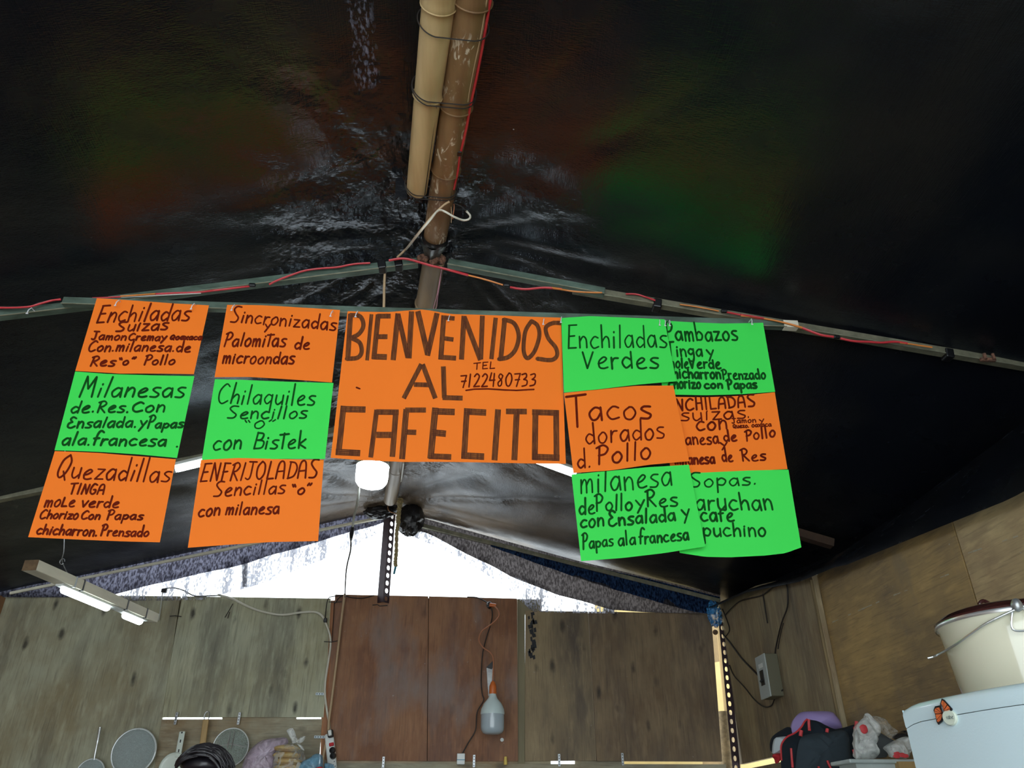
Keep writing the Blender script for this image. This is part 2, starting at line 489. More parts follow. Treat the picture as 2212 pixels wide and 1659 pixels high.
def tarp_material():
    """black woven polyethylene: glossy, fine ribs, dust, painted-in bulb light and pinhole daylight"""
    m = bpy.data.materials.new('black_tarpaulin'); m.use_nodes = True
    nt = m.node_tree; p = nt.nodes['Principled BSDF']
    tc = nt.nodes.new('ShaderNodeTexCoord')

    def noi(scale, st=(1, 1, 1), det=4, loc=(0, 0, 0)):
        mp = nt.nodes.new('ShaderNodeMapping'); mp.inputs['Scale'].default_value = st
        mp.inputs['Location'].default_value = loc
        nt.links.new(tc.outputs['Object'], mp.inputs[0])
        n = nt.nodes.new('ShaderNodeTexNoise'); n.inputs['Scale'].default_value = scale
        n.inputs['Detail'].default_value = det
        nt.links.new(mp.outputs[0], n.inputs['Vector'])
        return n.outputs['Fac']
    dust = noi(2.2, det=5)
    col = node_mix(nt, (0.005, 0.006, 0.009), (0.016, 0.015, 0.014), ramp(nt, dust, 0.45, 0.75))
    pinhole_light = noi(26, det=1, loc=(4, 2, 0))
    col = node_mix(nt, col, (0.5, 0.52, 0.55), ramp(nt, pinhole_light, 0.845, 0.86))  # pale dots painted in for daylight through pinholes
    # dusty brown of the rear bay, with bulb light painted in toward the middle
    sep = nt.nodes.new('ShaderNodeSeparateXYZ'); nt.links.new(tc.outputs['Object'], sep.inputs[0])
    rear0 = ramp(nt, sep.outputs['Y'], 2.7, 3.9)
    axx = nt.nodes.new('ShaderNodeMath'); axx.operation = 'ADD'; axx.inputs[1].default_value = 0.25
    nt.links.new(sep.outputs['X'], axx.inputs[0])
    abx = nt.nodes.new('ShaderNodeMath'); abx.operation = 'ABSOLUTE'; nt.links.new(axx.outputs[0], abx.inputs[0])
    cen = ramp(nt, abx.outputs[0], 1.35, 0.35)
    rm = nt.nodes.new('ShaderNodeMath'); rm.operation = 'MULTIPLY'
    nt.links.new(rear0, rm.inputs[0]); nt.links.new(cen, rm.inputs[1])
    rear = rm.outputs[0]
    nr0 = ramp(nt, abx.outputs[0], 0.70, 0.15)
    nrm = nt.nodes.new('ShaderNodeMath'); nrm.operation = 'MULTIPLY'
    nt.links.new(nr0, nrm.inputs[0]); nt.links.new(ramp(nt, sep.outputs['Y'], 1.15, 1.55), nrm.inputs[1])
    near_ridge = nrm.outputs[0]
    # abraded pale strip on the left slope
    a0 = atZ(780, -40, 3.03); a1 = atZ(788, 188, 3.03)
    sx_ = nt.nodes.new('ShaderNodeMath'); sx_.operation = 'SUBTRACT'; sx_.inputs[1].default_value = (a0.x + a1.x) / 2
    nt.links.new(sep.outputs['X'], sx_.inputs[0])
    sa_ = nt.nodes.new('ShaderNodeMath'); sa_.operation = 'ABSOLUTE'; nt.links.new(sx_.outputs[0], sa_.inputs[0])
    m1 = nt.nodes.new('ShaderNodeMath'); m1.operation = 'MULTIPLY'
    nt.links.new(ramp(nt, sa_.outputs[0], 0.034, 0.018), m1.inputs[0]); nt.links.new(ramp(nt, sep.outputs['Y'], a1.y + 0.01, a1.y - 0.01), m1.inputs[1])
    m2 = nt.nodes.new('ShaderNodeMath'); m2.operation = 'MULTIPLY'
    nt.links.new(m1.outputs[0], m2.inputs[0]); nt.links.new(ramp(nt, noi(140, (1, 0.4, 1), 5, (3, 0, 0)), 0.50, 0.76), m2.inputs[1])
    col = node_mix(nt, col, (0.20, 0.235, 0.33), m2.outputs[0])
    dn = ramp(nt, noi(3.0, (1, 1, 1), 6, (7, 1, 0)), 0.35, 0.65, 0.25, 1.0)
    mu = nt.nodes.new('ShaderNodeMath'); mu.operation = 'MULTIPLY'
    nt.links.new(rear, mu.inputs[0]); nt.links.new(dn, mu.inputs[1])
    col = node_mix(nt, col, (0.27, 0.20, 0.135), mu.outputs[0])
    nt.links.new(col, p.inputs['Base Color'])
    p.inputs['Specular Tint'].default_value = (0.72, 0.86, 1.0, 1)
    p.inputs['Specular IOR Level'].default_value = 0.62
    rr = noi(9, (1, 1, 1), 5, (3, 3, 3))
    ra = nt.nodes.new('ShaderNodeMath'); ra.operation = 'MULTIPLY_ADD'; ra.inputs[1].default_value = 0.12
    nt.links.new(rear0, ra.inputs[0]); nt.links.new(ramp(nt, rr, 0.3, 0.7, 0.17, 0.30), ra.inputs[2])
    nt.links.new(ra.outputs[0], p.inputs['Roughness'])
    nt.links.new(ramp(nt, rear0, 0, 1, 0.66, 0.30), p.inputs['Specular IOR Level'])
    ribx = noi(330, (1, 0.05, 1), 2)
    riby = noi(330, (0.05, 1, 1), 2, (5, 5, 5))
    ad = nt.nodes.new('ShaderNodeMath'); ad.operation = 'ADD'
    nt.links.new(ribx, ad.inputs[0]); nt.links.new(riby, ad.inputs[1])
    b1 = nt.nodes.new('ShaderNodeBump'); b1.inputs['Strength'].default_value = 0.55; b1.inputs['Distance'].default_value = 0.0012
    nt.links.new(ad.outputs[0], b1.inputs['Height'])
    cr = noi(11, (1, 1, 1), 5, (1, 7, 2))
    b2 = nt.nodes.new('ShaderNodeBump'); b2.inputs['Strength'].default_value = 0.35; b2.inputs['Distance'].default_value = 0.010
    nt.links.new(cr, b2.inputs['Height']); nt.links.new(b1.outputs[0], b2.inputs['Normal'])
    # slack sheet beside the ridge pole: broad crumples
    cb_ = noi(6.5, (1, 0.8, 1), 4, (2, 9, 4))
    mk = nt.nodes.new('ShaderNodeMath'); mk.operation = 'MULTIPLY'
    nt.links.new(near_ridge, mk.inputs[0]); nt.links.new(ramp(nt, noi(2.3, (1, 1, 1), 2, (8, 3, 1)), 0.42, 0.56), mk.inputs[1])
    b3 = nt.nodes.new('ShaderNodeBump'); b3.inputs['Distance'].default_value = 0.065
    nt.links.new(mk.outputs[0], b3.inputs['Strength'])
    nt.links.new(cb_, b3.inputs['Height']); nt.links.new(b2.outputs[0], b3.inputs['Normal'])
    nt.links.new(b3.outputs[0], p.inputs['Normal'])
    return m


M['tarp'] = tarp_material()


def raffia(name, lo, hi, a_lo, a_hi, thresh=None, blue=None):
    """woven shade cloth: lets daylight through, frayed where thresh is given"""
    m = bpy.data.materials.new(name); m.use_nodes = True
    nt = m.node_tree
    out = nt.nodes['Material Output']
    nt.nodes.remove(nt.nodes['Principled BSDF'])
    tc = nt.nodes.new('ShaderNodeTexCoord')
    mp = nt.nodes.new('ShaderNodeMapping'); mp.inputs['Scale'].default_value = (1, 1, 0.45)
    nt.links.new(tc.outputs['Object'], mp.inputs[0])
    n = nt.nodes.new('ShaderNodeTexNoise'); n.inputs['Scale'].default_value = 120; n.inputs['Detail'].default_value = 3
    nt.links.new(mp.outputs[0], n.inputs['Vector'])
    mp2 = nt.nodes.new('ShaderNodeMapping'); mp2.inputs['Scale'].default_value = (1, 1, 0.12)
    nt.links.new(tc.outputs['Object'], mp2.inputs[0])
    n2 = nt.nodes.new('ShaderNodeTexNoise'); n2.inputs['Scale'].default_value = 22; n2.inputs['Detail'].default_value = 3
    nt.links.new(mp2.outputs[0], n2.inputs['Vector'])
    col = node_mix(nt, lo, hi, ramp(nt, n.outputs['Fac'], 0.4, 0.62))
    if blue:
        sep = nt.nodes.new('ShaderNodeSeparateXYZ'); nt.links.new(tc.outputs['Object'], sep.inputs[0])
        col = node_mix(nt, col, blue[0], ramp(nt, sep.outputs['X'], blue[1], blue[2]))
    d = nt.nodes.new('ShaderNodeBsdfDiffuse'); nt.links.new(col, d.inputs[0])
    t = nt.nodes.new('ShaderNodeBsdfTranslucent'); nt.links.new(col, t.inputs[0])
    g = nt.nodes.new('ShaderNodeMixShader'); g.inputs[0].default_value = 0.55
    nt.links.new(d.outputs[0], g.inputs[1]); nt.links.new(t.outputs[0], g.inputs[2])
    tr = nt.nodes.new('ShaderNodeBsdfTransparent')
    mx = nt.nodes.new('ShaderNodeMixShader')
    ml = nt.nodes.new('ShaderNodeMath'); ml.operation = 'MULTIPLY_ADD'
    nt.links.new(n2.outputs['Fac'], ml.inputs[0]); ml.inputs[1].default_value = 0.9
    nt.links.new(n.outputs['Fac'], ml.inputs[2])
    nt.links.new(ramp(nt, ml.outputs[0], a_lo, a_hi), mx.inputs[0])
    nt.links.new(tr.outputs[0], mx.inputs[1]); nt.links.new(g.outputs[0], mx.inputs[2])
    nt.links.new(mx.outputs[0], out.inputs[0])
    return m


M['raffia_dense'] = raffia('dense_shade_cloth', (0.035, 0.033, 0.045), (0.15, 0.15, 0.20), 0.35, 0.62)
M['raffia_dark'] = raffia('brown_shade_cloth', (0.03, 0.026, 0.026), (0.085, 0.075, 0.075), 0.3, 0.5)
M['raffia_blue'] = raffia('blue_shade_cloth', (0.01, 0.016, 0.04), (0.035, 0.08, 0.19), 0.3, 0.55)
M['raffia_thin'] = raffia('frayed_shade_cloth', (0.16, 0.16, 0.19), (0.34, 0.34, 0.38), 0.86, 1.05)


def paper(name, col):
    m = mat(name, col, 0.75, var=0.04, vscale=3, bump=0.15, bscale=6, bdist=0.004, spec=0.25)
    return m


M['orange'] = paper('fluorescent_orange_card', (1.0, 0.215, 0.018))
M['green'] = paper('fluorescent_green_card', (0.055, 0.78, 0.10))
M['ink_red'] = mat('ink_dark_red', (0.16, 0.014, 0.004), 0.8, var=0.4, vscale=25, spec=0.08)
M['ink_green'] = mat('ink_dark_green', (0.006, 0.09, 0.012), 0.8, var=0.4, vscale=25, spec=0.08)


def marker():
    m = mat('marker_brown', (0.25, 0.082, 0.022), 0.8, var=0.55, vscale=60, stretch=(3, 1, 0.4), col2=(0.11, 0.036, 0.016), spec=0.08)
    return m


M['marker'] = marker()

# ------------------------------------------------------------------ roof profile
YS = 1.88


def lerp_tab(tab, y):
    if y <= tab[0][0]: return tab[0][1]
    for (a, va), (b, vb) in zip(tab, tab[1:]):
        if y <= b:
            return va + (vb - va) * (y - a) / (b - a)
    return tab[-1][1]


RX = [(-1.5, 0.20), (1.0, -0.02), (1.92, -0.12), (3.0, -0.26), (4.2, -0.40)]
RZ = [(-1.5, 3.075), (1.0, 3.075), (1.92, 3.055), (3.0, 2.99), (4.2, 2.925)]
LZ = [(-1.5, 2.50), (1.92, 2.535), (3.0, 2.385), (4.1, 2.42), (4.2, 2.42)]
EZ = [(-1.5, 2.62), (1.92, 2.63), (3.0, 2.43), (4.2, 2.475)]
XL, XR = -2.36, 1.41
EX = [(-1.5, 2.10), (1.92, 2.02), (3.0, 1.75), (4.2, 1.46)]


def fold(x, y, cx, cy, r0, amp, k, ph):
    dx, dy = x - cx, y - cy
    r = math.hypot(dx, dy)
    th = math.atan2(dy, dx)
    f = math.exp(-r / r0) * min(1, r / 0.12)
    s = math.sin(k * th + ph + 2.2 * nz(th * 2, ph))
    return amp * f * (1 - abs(s)) ** 1.6


def roof_z(x, y):
    rx = lerp_tab(RX, y); rz = lerp_tab(RZ, y)
    if x < rx:
        t = (rx - x) / (rx - XL); z = rz + (lerp_tab(LZ, y) - rz) * t
    else:
        t = (x - rx) / (lerp_tab(EX, y) - rx); z = rz + (lerp_tab(EZ, y) - rz) * t
    # tarpaulin cannot fold hard over the poles
    z -= 0.02 * math.exp(-((x - rx) / 0.10) ** 2)
    return z


def tarp_dz(x, y):
    d = 0.018 * nz(x * 1.1, y * 0.7, 2.0) + 0.006 * nz(x * 4, y * 2.0, 5.0)
    d += fold(x, y, -0.12, 1.92, 0.55, 0.022, 9, 0.3)
    d += fold(x, y, -0.10, 1.55, 0.35, 0.014, 7, 1.9)
    d += fold(x, y, -0.38, 3.95, 0.8, 0.035, 8, 1.0)
    d += fold(x, y, -0.26, 3.0, 0.5, 0.018, 7, 2.4)
    rear = max(0, (y - 2.9) / 1.2)
    d += 0.020 * rear * nz(x * 2.0 + 3, y * 5.0, 1.0)
    return d * (1 - 0.75 * min(1, max(0, (y - 3.7) / 0.35)))


def tarp_side(side):
    NX, NY = 130, 230

    def fn(u, v):
        y = -1.5 + 5.68 * v
        rx = lerp_tab(RX, y)
        x = rx + ((XL - 0.12 if side < 0 else lerp_tab(EX, y)) - rx) * u
        z = roof_z(x, y) + tarp_dz(x, y) * min(1, u * 8) + 0.012
        # keep above the rafters of the three bays
        return Vector((x, y, z))
    return MB().grid(fn, NX, NY)


# ------------------------------------------------------------------ the setting
floor = MB().box((-0.45, 1.3, -0.05), 4.6, 6.2, 0.1).make('floor', M['earth'])
tag(floor, 'packed earth floor of the food stall', None, kind='structure')

ceil = thing('ceiling', (0, 0, 0), 'black woven tarpaulin roof draped over a central ridge pole', None, kind='structure')
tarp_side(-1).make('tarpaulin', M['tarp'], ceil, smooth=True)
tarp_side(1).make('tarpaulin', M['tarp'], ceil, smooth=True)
# hanging hem over the right wall
HEM = [(-1.5, 2.03), (1.71, 2.115), (2.02, 2.15), (2.93, 2.25), (3.5, 2.36), (4.12, 2.43)]


def hemfn(u, v):
    y = -1.5 + 5.62 * u
    xe = lerp_tab(EX, y) + 0.002
    zt = roof_z(xe - 0.002, y) + tarp_dz(xe, y) + 0.012
    zb = lerp_tab(HEM, y)
    xb = 1.37 if y < 2.6 else 1.35
    x = xe + (xb - xe) * v
    z = zt + (zb - zt) * (v ** 1.5)
    z += 0.012 * nz(y * 2, v * 3) * math.sin(v * math.pi)
    if v > 0.84: x -= 0.022 * math.sin((v - 0.84) / 0.16 * math.pi)
    return Vector((x, y, z))


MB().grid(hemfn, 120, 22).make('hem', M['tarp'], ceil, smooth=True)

YB = 4.10


def back_panel(name, pxs, mt, parent, y0=YB, th=0.018, sub=None):
    poly = [atY(x, y, y0) for x, y in pxs]
    return MB().slab(poly, (0, th, 0)).make(name, mt, parent)


wb = thing('wall_back', (-0.4, YB, 0), 'rear wall of weathered plywood panels', None, kind='structure')
# upper row of sheets, each with its own outline
back_panel('plywood_panel', [(-30, 1284), (389.5, 1288), (333, 1659), (323, 1720), (-150, 1720)], M['ply_green'], wb, YB)
back_panel('plywood_panel', [(393.5, 1288), (714, 1293), (706, 1440), (698, 1549), (346, 1549)], M['ply_green2'], wb, YB + 0.004)
back_panel('plywood_panel', [(345, 1554), (695, 1553), (683, 1720), (325, 1720)], M['ply_rough'], wb, YB + 0.002)
back_panel('batten', [(480, 1546), (640, 1546), (640, 1556), (480, 1556)], M['ply_rough'], wb, YB + 0.012, 0.01)
back_panel('plywood_panel', [(724, 1284), (925, 1288), (922, 1644), (703, 1642), (708, 1500)], M['ply_red'], wb, YB - 0.012)
back_panel('plywood_panel', [(926.5, 1288), (1117, 1293), (1119, 1644), (923.5, 1644)], M['ply_red'], wb, YB - 0.008)
back_panel('plywood_panel', [(1135, 1319), (1270, 1321), (1288, 1643), (1134, 1644)], M['ply_brown'], wb, YB - 0.006)
back_panel('plywood_panel', [(1271.5, 1321), (1536, 1325), (1560, 1645), (1289.5, 1644)], M['ply_brown2'], wb, YB - 0.002)
back_panel('batten', [(1117.5, 1294), (1170, 1295), (1170, 1325), (1134, 1325), (1134, 1720), (1118.5, 1720)], M['batten'], wb, YB + 0.012, 0.03)
back_panel('batten', [(1304, 1313), (1327, 1314), (1327, 1330), (1304, 1330)], M['batten'], wb, YB + 0.02, 0.03)
back_panel('sill_board', [(690, 1649), (1568, 1651), (1575, 1760), (686, 1760)], M['ply_rough'], wb, YB - 0.003)
back_panel('batten', [(700, 1640), (1190, 1640), (1190, 1655), (700, 1655)], M['ply_rough'], wb, YB + 0.018, 0.01)
back_panel('batten', [(1242, 1640), (1345, 1640), (1345, 1655), (1242, 1655)], M['ply_rough'], wb, YB + 0.018, 0.01)
# lower part of the wall, below the picture
MB().box((-0.45, YB + 0.012, 0.79), 3.80, 0.02, 1.55).make('lower_board', M['ply_green'], wb)
MB().box((-0.98, YB - 0.155, 1.555), 1.4, 0.29, 0.02).make('shelf', M['wood'], wb)
back_panel('seam_batten', [(1262, 1325), (1284, 1325), (1302, 1643), (1278, 1643)], M['dark_rafter'], wb, YB + 0.03, 0.01)
back_panel('seam_batten', [(384, 1292), (399, 1292), (356, 1546), (336, 1546)], M['dark_rafter'], wb, YB + 0.026, 0.01)
back_panel('seam_batten', [(340, 1549), (352, 1560), (340, 1720), (322, 1720), (336, 1560)], M['dark_rafter'], wb, YB + 0.026, 0.01)
back_panel('seam_batten', [(918, 1292), (934, 1292), (932, 1644), (914, 1644)], M['dark_rafter'], wb, YB + 0.016, 0.01)
back_panel('seam_batten', [(706, 1297), (736, 1297), (716, 1546), (690, 1546)], M['ply_red'], wb, YB + 0.026, 0.01)
back_panel('seam_batten', [(694, 1546), (730, 1546), (730, 1720), (690, 1720)], M['ply_red'], wb, YB + 0.026, 0.01)
back_panel('seam_batten', [(1108, 1300), (1124, 1300), (1124, 1644), (1108, 1644)], M['ply_red'], wb, YB + 0.045, 0.01)
# metal straps screwed across the joints
for (x, y, hor) in ((380, 1552, 0), (516, 1552, 0), (828, 1648, 0), (1024, 1644, 0), (1208, 1642, 0), (1345, 1640, 0), (690, 1592, 1), (693, 1499, 1)):
    c = atY(x, y, YB - 0.016)
    b = MB().box(c, 0.05 if hor else 0.012, 0.002, 0.012 if hor else 0.055, bev=0.0008)
    st = b.make('strap', M['galv'] if hor == 0 else M['cap_white'], wb)
    h = MB()
    for k in (-1.5, -0.5, 0.5, 1.5):
        dd = Vector((0.012 * k, 0, 0)) if hor else Vector((0, 0, 0.013 * k))
        h.tube([c + dd + Vector((0, -0.0022, 0)), c + dd + Vector((0, -0.001, 0))], 0.0026, 8)
    h.make('screw_hole', M['blk'], st)
# slot in the red panel with sheet metal behind
sl = MB().slab([atY(x, y, YB - 0.014) for x, y in ((1051, 1442), (1067, 1426), (1066, 1500), (1055, 1504))], (0, 0.001, 0)).make('metal_patch', M['galv'], wb)
MB().slab([atY(x, y, YB - 0.0155) for x, y in ((1050, 1442), (1067, 1425), (1066, 1440), (1062, 1446))], (0, 0.001, 0)).make('notch', M['blk'], wb)
MB().lathe([(0, -0.001), (0.008, -0.001), (0.009, 0.001)], atY(1084.5, 1598, YB - 0.012), Vector((0, 1, 0)), 16).make('plug', M['white_pl'], wb)  # white disc put in for daylight showing through a hole
# little twigs of wire pushed through the boards
for pts in (((805, 1307), (815, 1306), (820, 1309), (837, 1308)), ((700, 1386), (716, 1387), (730, 1384)), ((367, 1331), (378, 1330), (392, 1332)),
            ((710, 1300), (722, 1301), (738, 1300)), ((486, 1334), (493, 1322), (503, 1304)), ((492, 1336), (496, 1322))):
    MB().tube([atY(x, y, YB - 0.02) for x, y in pts], 0.0022, 6).make('wire_twist', M['dark_wire'], wb)
# black marks on the first brown sheet: burnt strip of peeled veneer
pm = MB()
for k in range(26):
    x = 1142 + random.uniform(0, 14) + (4 if k % 3 == 0 else 0); y = 1325 + k * 3.6 + random.uniform(-2, 2)
    if 1362 < y < 1392 and k % 2: continue
    wd, hh = random.uniform(2, 6), random.uniform(4, 10)
    pm.slab([atY(x - wd, y, YB - 0.0075), atY(x + wd * .6, y - 2, YB - 0.0075), atY(x + wd, y + hh, YB - 0.0075), atY(x - wd * .5, y + hh + 2, YB - 0.0075)], (0, 0.001, 0))
ob = pm.make('peeled_mark', mat('burnt_mark', (0.018, 0.02, 0.024), 0.7), wb); ob['kind'] = 'stuff'

# right wall
wr = thing('wall_right', (XR, 1.3, 0), 'right-hand wall of stained plywood sheets', None, kind='structure')


def side_panel(y0, y1, z0, z1, x, th, mt):
    """sheet in the plane of the right wall; z1 None = its top follows the tarpaulin hem"""
    ys = [y0 + (y1 - y0) * i / 6 for i in range(7)]
    poly = [Vector((x, y0, z0)), Vector((x, y1, z0))] + [Vector((x, y, z1 if z1 else lerp_tab(HEM, y) + 0.035)) for y in reversed(ys)]
    return MB().slab(poly, (th, 0, 0)).make('plywood_panel', mt, wr)


side_panel(2.935, 4.085, 1.675, None, XR - 0.004, 0.022, M['ply_side'])
side_panel(2.035, 2.930, 1.25, None, XR + 0.018, 0.02, M['ply_yellow'])
side_panel(-1.5, 2.027, 0.0, None, XR + 0.018, 0.02, M['ply_yellow2'])
side_panel(2.035, 2.930, 0.0, 1.25, XR + 0.018, 0.02, M['ply_side'])
side_panel(2.935, 4.08, 0.0, 1.650, XR - 0.002, 0.02, M['ply_side'])
side_panel(2.85, 3.02, 0.0, None, XR + 0.040, 0.012, M['ply_side'])
side_panel(2.0, 2.06, 0.0, None, XR + 0.040, 0.012, M['edge'])
MB().box((XR - 0.008, 2.94, 2.0), 0.010, 0.010, 0.52).make('edge_strip', M['edge'], wr)
MB().box((XR - 0.12, 3.12, 1.545), 0.23, 1.9, 0.02).make('shelf', M['wood'], wr)
# folded pale strip of old paper under the tarpaulin hem
MB().slab([atX(x, y, XR - 0.008) for x, y in ((1562, 1301), (1597, 1284), (1640, 1274), (1668, 1262), (1660, 1270), (1600, 1296), (1568, 1330))], (0.002, 0, 0)).make('paper_strip', M['batten'], wr)
# chalk-like scratch lines: thin scored grooves lit by pale filler
sg = MB()
for (a, b) in (((1798, 1344), (1900, 1299)), ((1930, 1286), (2050, 1240)), ((2062, 1205), (2212, 1153)), ((1690, 1292), (1655, 1350))):
    p, q = atX(*a, XR + 0.017), atX(*b, XR + 0.017)
    n = 14
    for i in range(n):
        if random.random() < 0.35: continue
        s0 = p.lerp(q, i / n); s1 = p.lerp(q, (i + 0.9) / n)
        hh = random.uniform(0.0008, 0.0022)
        sg.slab([s0 + Vector((0, 0, -hh)), s1 + Vector((0, 0, -hh)), s1 + Vector((0, 0, hh)), s0 + Vector((0, 0, hh))], (0.0005, 0, 0))
ob = sg.make('scratch', mat('scratch_filler', (0.40, 0.36, 0.26), 0.8), wr); ob['kind'] = 'stuff'

# left wall
wl = thing('wall_left', (XL, 1.3, 0), 'left-hand wall of plywood, seen as a sliver', None, kind='structure')
MB().box((XL + 0.045, 1.3, 1.2), 0.02, 5.58, 2.44).make('plywood_panel', M['cardboard'], wl)

# board outside, seen through the corner gap; tan panels add its shaded parts
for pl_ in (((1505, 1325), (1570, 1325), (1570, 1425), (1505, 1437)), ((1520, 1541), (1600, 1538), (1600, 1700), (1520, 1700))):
    o_ = MB().slab([atY(x, y, 4.45) for x, y in pl_], (0, 0.02, 0)).make('outside_shade_panel', mat('board_shade_tan', (0.30, 0.20, 0.09), 0.8, var=0.3, vscale=12))
    tag(o_, 'tan panel added as shade on the outside board, %s part of the rear corner gap' % ('upper' if pl_[0][1] < 1400 else 'lower'), 'plank')
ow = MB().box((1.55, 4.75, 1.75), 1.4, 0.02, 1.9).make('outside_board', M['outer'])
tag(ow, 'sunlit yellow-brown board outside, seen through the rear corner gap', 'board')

# ------------------------------------------------------------------ gable shade cloth
gc = thing('shade_cloth', (-0.4, 4.06, 2.45), 'torn grey and blue woven shade cloth hanging in the rear gable', 'shade cloth')


def poly_at(pl, u):
    L = [0]
    for a, b in zip(pl, pl[1:]):
        L.append(L[-1] + math.hypot(b[0] - a[0], b[1] - a[1]))
    t = u * L[-1]
    for i in range(len(pl) - 1):
        if t <= L[i + 1] + 1e-9:
            k = (t - L[i]) / max(1e-9, L[i + 1] - L[i])
            return (pl[i][0] + (pl[i + 1][0] - pl[i][0]) * k, pl[i][1] + (pl[i + 1][1] - pl[i][1]) * k)
    return pl[-1]


def cloth(name, up, lo, Y, mt, amp=0.012, nu=90, nv=10, k=18):
    def fn(u, v):
        a = poly_at(up, u); b = poly_at(lo, u)
        x = a[0] + (b[0] - a[0]) * v; y = a[1] + (b[1] - a[1]) * v
        p = atY(x, y, Y)
        p.y += amp * (v * math.sin(u * k + 3 * nz(u * 6, v)) - 0.8 * math.sin(v * math.pi))
        return p
    return MB().grid(fn, nu, nv).make(name, mt, gc, smooth=True)


cloth('cloth_panel', [(845, 1088), (790, 1100), (700, 1118), (500, 1164), (300, 1210), (-60, 1262)],
      [(845, 1122), (790, 1140), (700, 1166), (540, 1215), (400, 1246), (240, 1287), (-60, 1292)], 4.07, M['raffia_dense'])
cloth('cloth_panel', [(866, 1105), (1000, 1143), (1250, 1212), (1556, 1284)],
      [(872, 1138), (920, 1150), (1000, 1192), (1100, 1243), (1200, 1283), (1320, 1318), (1545, 1328)], 4.075, M['raffia_dark'])
cloth('cloth_panel', [(1060, 1170), (1250, 1218), (1400, 1250), (1556, 1290)],
      [(1060, 1180), (1200, 1232), (1330, 1275), (1450, 1308), (1500, 1322), (1545, 1329)], 4.06, M['raffia_blue'], 0.006)
fr = cloth('frayed_edge', [(830, 1120), (700, 1155), (540, 1203), (400, 1236), (200, 1284)],
           [(826, 1145), (745, 1190), (640, 1232), (560, 1262), (440, 1296), (215, 1298)], 4.085, M['raffia_thin'], 0.006)
cloth('frayed_edge', [(900, 1140), (1000, 1180), (1100, 1232), (1200, 1275), (1330, 1316)],
      [(895, 1160), (985, 1200), (1085, 1262), (1120, 1300), (1200, 1322), (1335, 1326)][0:1] + [(985, 1200), (1090, 1265), (1150, 1322), (1335, 1326)], 4.085, M['raffia_thin'], 0.006)
cloth('patch', [(521, 1205), (536, 1202)], [(524, 1268), (534, 1268)], 4.088, raffia('grey_patch', (0.2, 0.2, 0.22), (0.34, 0.34, 0.36), 0.2, 0.6), 0.0, 4, 10)

# ------------------------------------------------------------------ steel frame


def beam(name, p, q, mt, label, h=0.025, d=0.025, group=None, lip=True, parent=None):
    """square tube: p, q = ends of its lower front edge"""
    p, q = Vector(p), Vector(q)
    t = (q - p).normalized()
    up = Vector((0, 0, 1)); up = (up - t * up.dot(t)).normalized()
    bk = t.cross(up)
    if bk.y < 0: bk = -bk
    c = (p + q) / 2 + up * h / 2 + bk * d / 2
    if parent is None:
        r = thing(name, (p + q) / 2, label, 'beam', group)
    else:
        r = parent
    MB().box(c, (q - p).length, d, h, (t, bk, up), bev=0.002).make('tube', mt, r)
    if lip:
        MB().box((p + q) / 2 + bk * -0.0008 + up * 0.0004, (q - p).length, 0.0028, 0.0024, (t, bk, up)).make('lip', M['lip_highlight'], r)  # pale strip painted as the highlight along the lower front lip
    return r


YT = 1.92
G = None
lr = beam('steel_rafter', atY(903, 569, YT), atY(232, 653.5, YT), M['steel_green'], 'green steel rafter left of the ridge pole, carrying the red cable')
beam('steel_rafter', atY(236, 655, YT + 0.003), atY(-160, 701, YT + 0.003), M['steel_green'], 'outer green steel rafter running off past the left edge')
beam('steel_rafter', atY(966, 570, YT), atY(1306, 634, YT), M['steel_green'], 'short green steel rafter just right of the ridge pole joint')
rl = beam('steel_rafter', atY(1238, 626, YT + 0.028), atY(2330, 812, YT + 0.028), M['steel_olive'], 'long olive steel rafter running off past the right edge')
tb = beam('steel_crossbar', atY(131.6, 655.4, 1.896), atY(1700, 705.4, 1.896), M['steel_green'], 'horizontal green steel crossbar that the paper menus hang from', 0.025, 0.022)
beam('', atY(1695, 705.2, 1.8945), atY(1727, 706.6, 1.8945), M['lamp_wood'], None, 0.026, 0.024, parent=tb, lip=False)
# clamp on the long rafter
cl = MB()
c0 = atY(2134, 777, YT + 0.018)
cl.box(c0, 0.05, 0.012, 0.012, bev=0.003); cl.tube([c0 + Vector((-0.014, -0.01, -0.004)), c0 + Vector((-0.014, -0.01, 0.016))], 0.005, 8)
cl.tube([c0 + Vector((0.014, -0.01, -0.004)), c0 + Vector((0.014, -0.01, 0.016))], 0.005, 8)
cl.make('clamp', M['rust'], rl)


def tape_wrap(pc, t, wdt, parent, ht=0.034, name='black_tape', mt=None):
    t = Vector(t).normalized(); up = Vector((0, 0, 1)); up = (up - t * up.dot(t)).normalized(); bk = t.cross(up)
    if bk.y < 0: bk = -bk
    return MB().box(Vector(pc), wdt, ht, ht, (t, bk, up), bev=0.004).make(name, mt or M['tape'], parent)


tL = atY(232, 653.5, YT) - atY(903, 569, YT)
for x, y in ((824, 574), (860, 570)):
    c = atY(x, y + 2, YT); c += Vector((0, 0.0125, 0.010))
    tape_wrap(c, tL, 0.026, lr)
tR = atY(2330, 812, YT + .028) - atY(1238, 626, YT + .028)
for x, y in ((1421, 657), (2053, 765)):
    c = atY(x, y + 2, YT + .028) + Vector((0, 0.0125, 0.008))
    tape_wrap(c, tR, 0.027, rl)
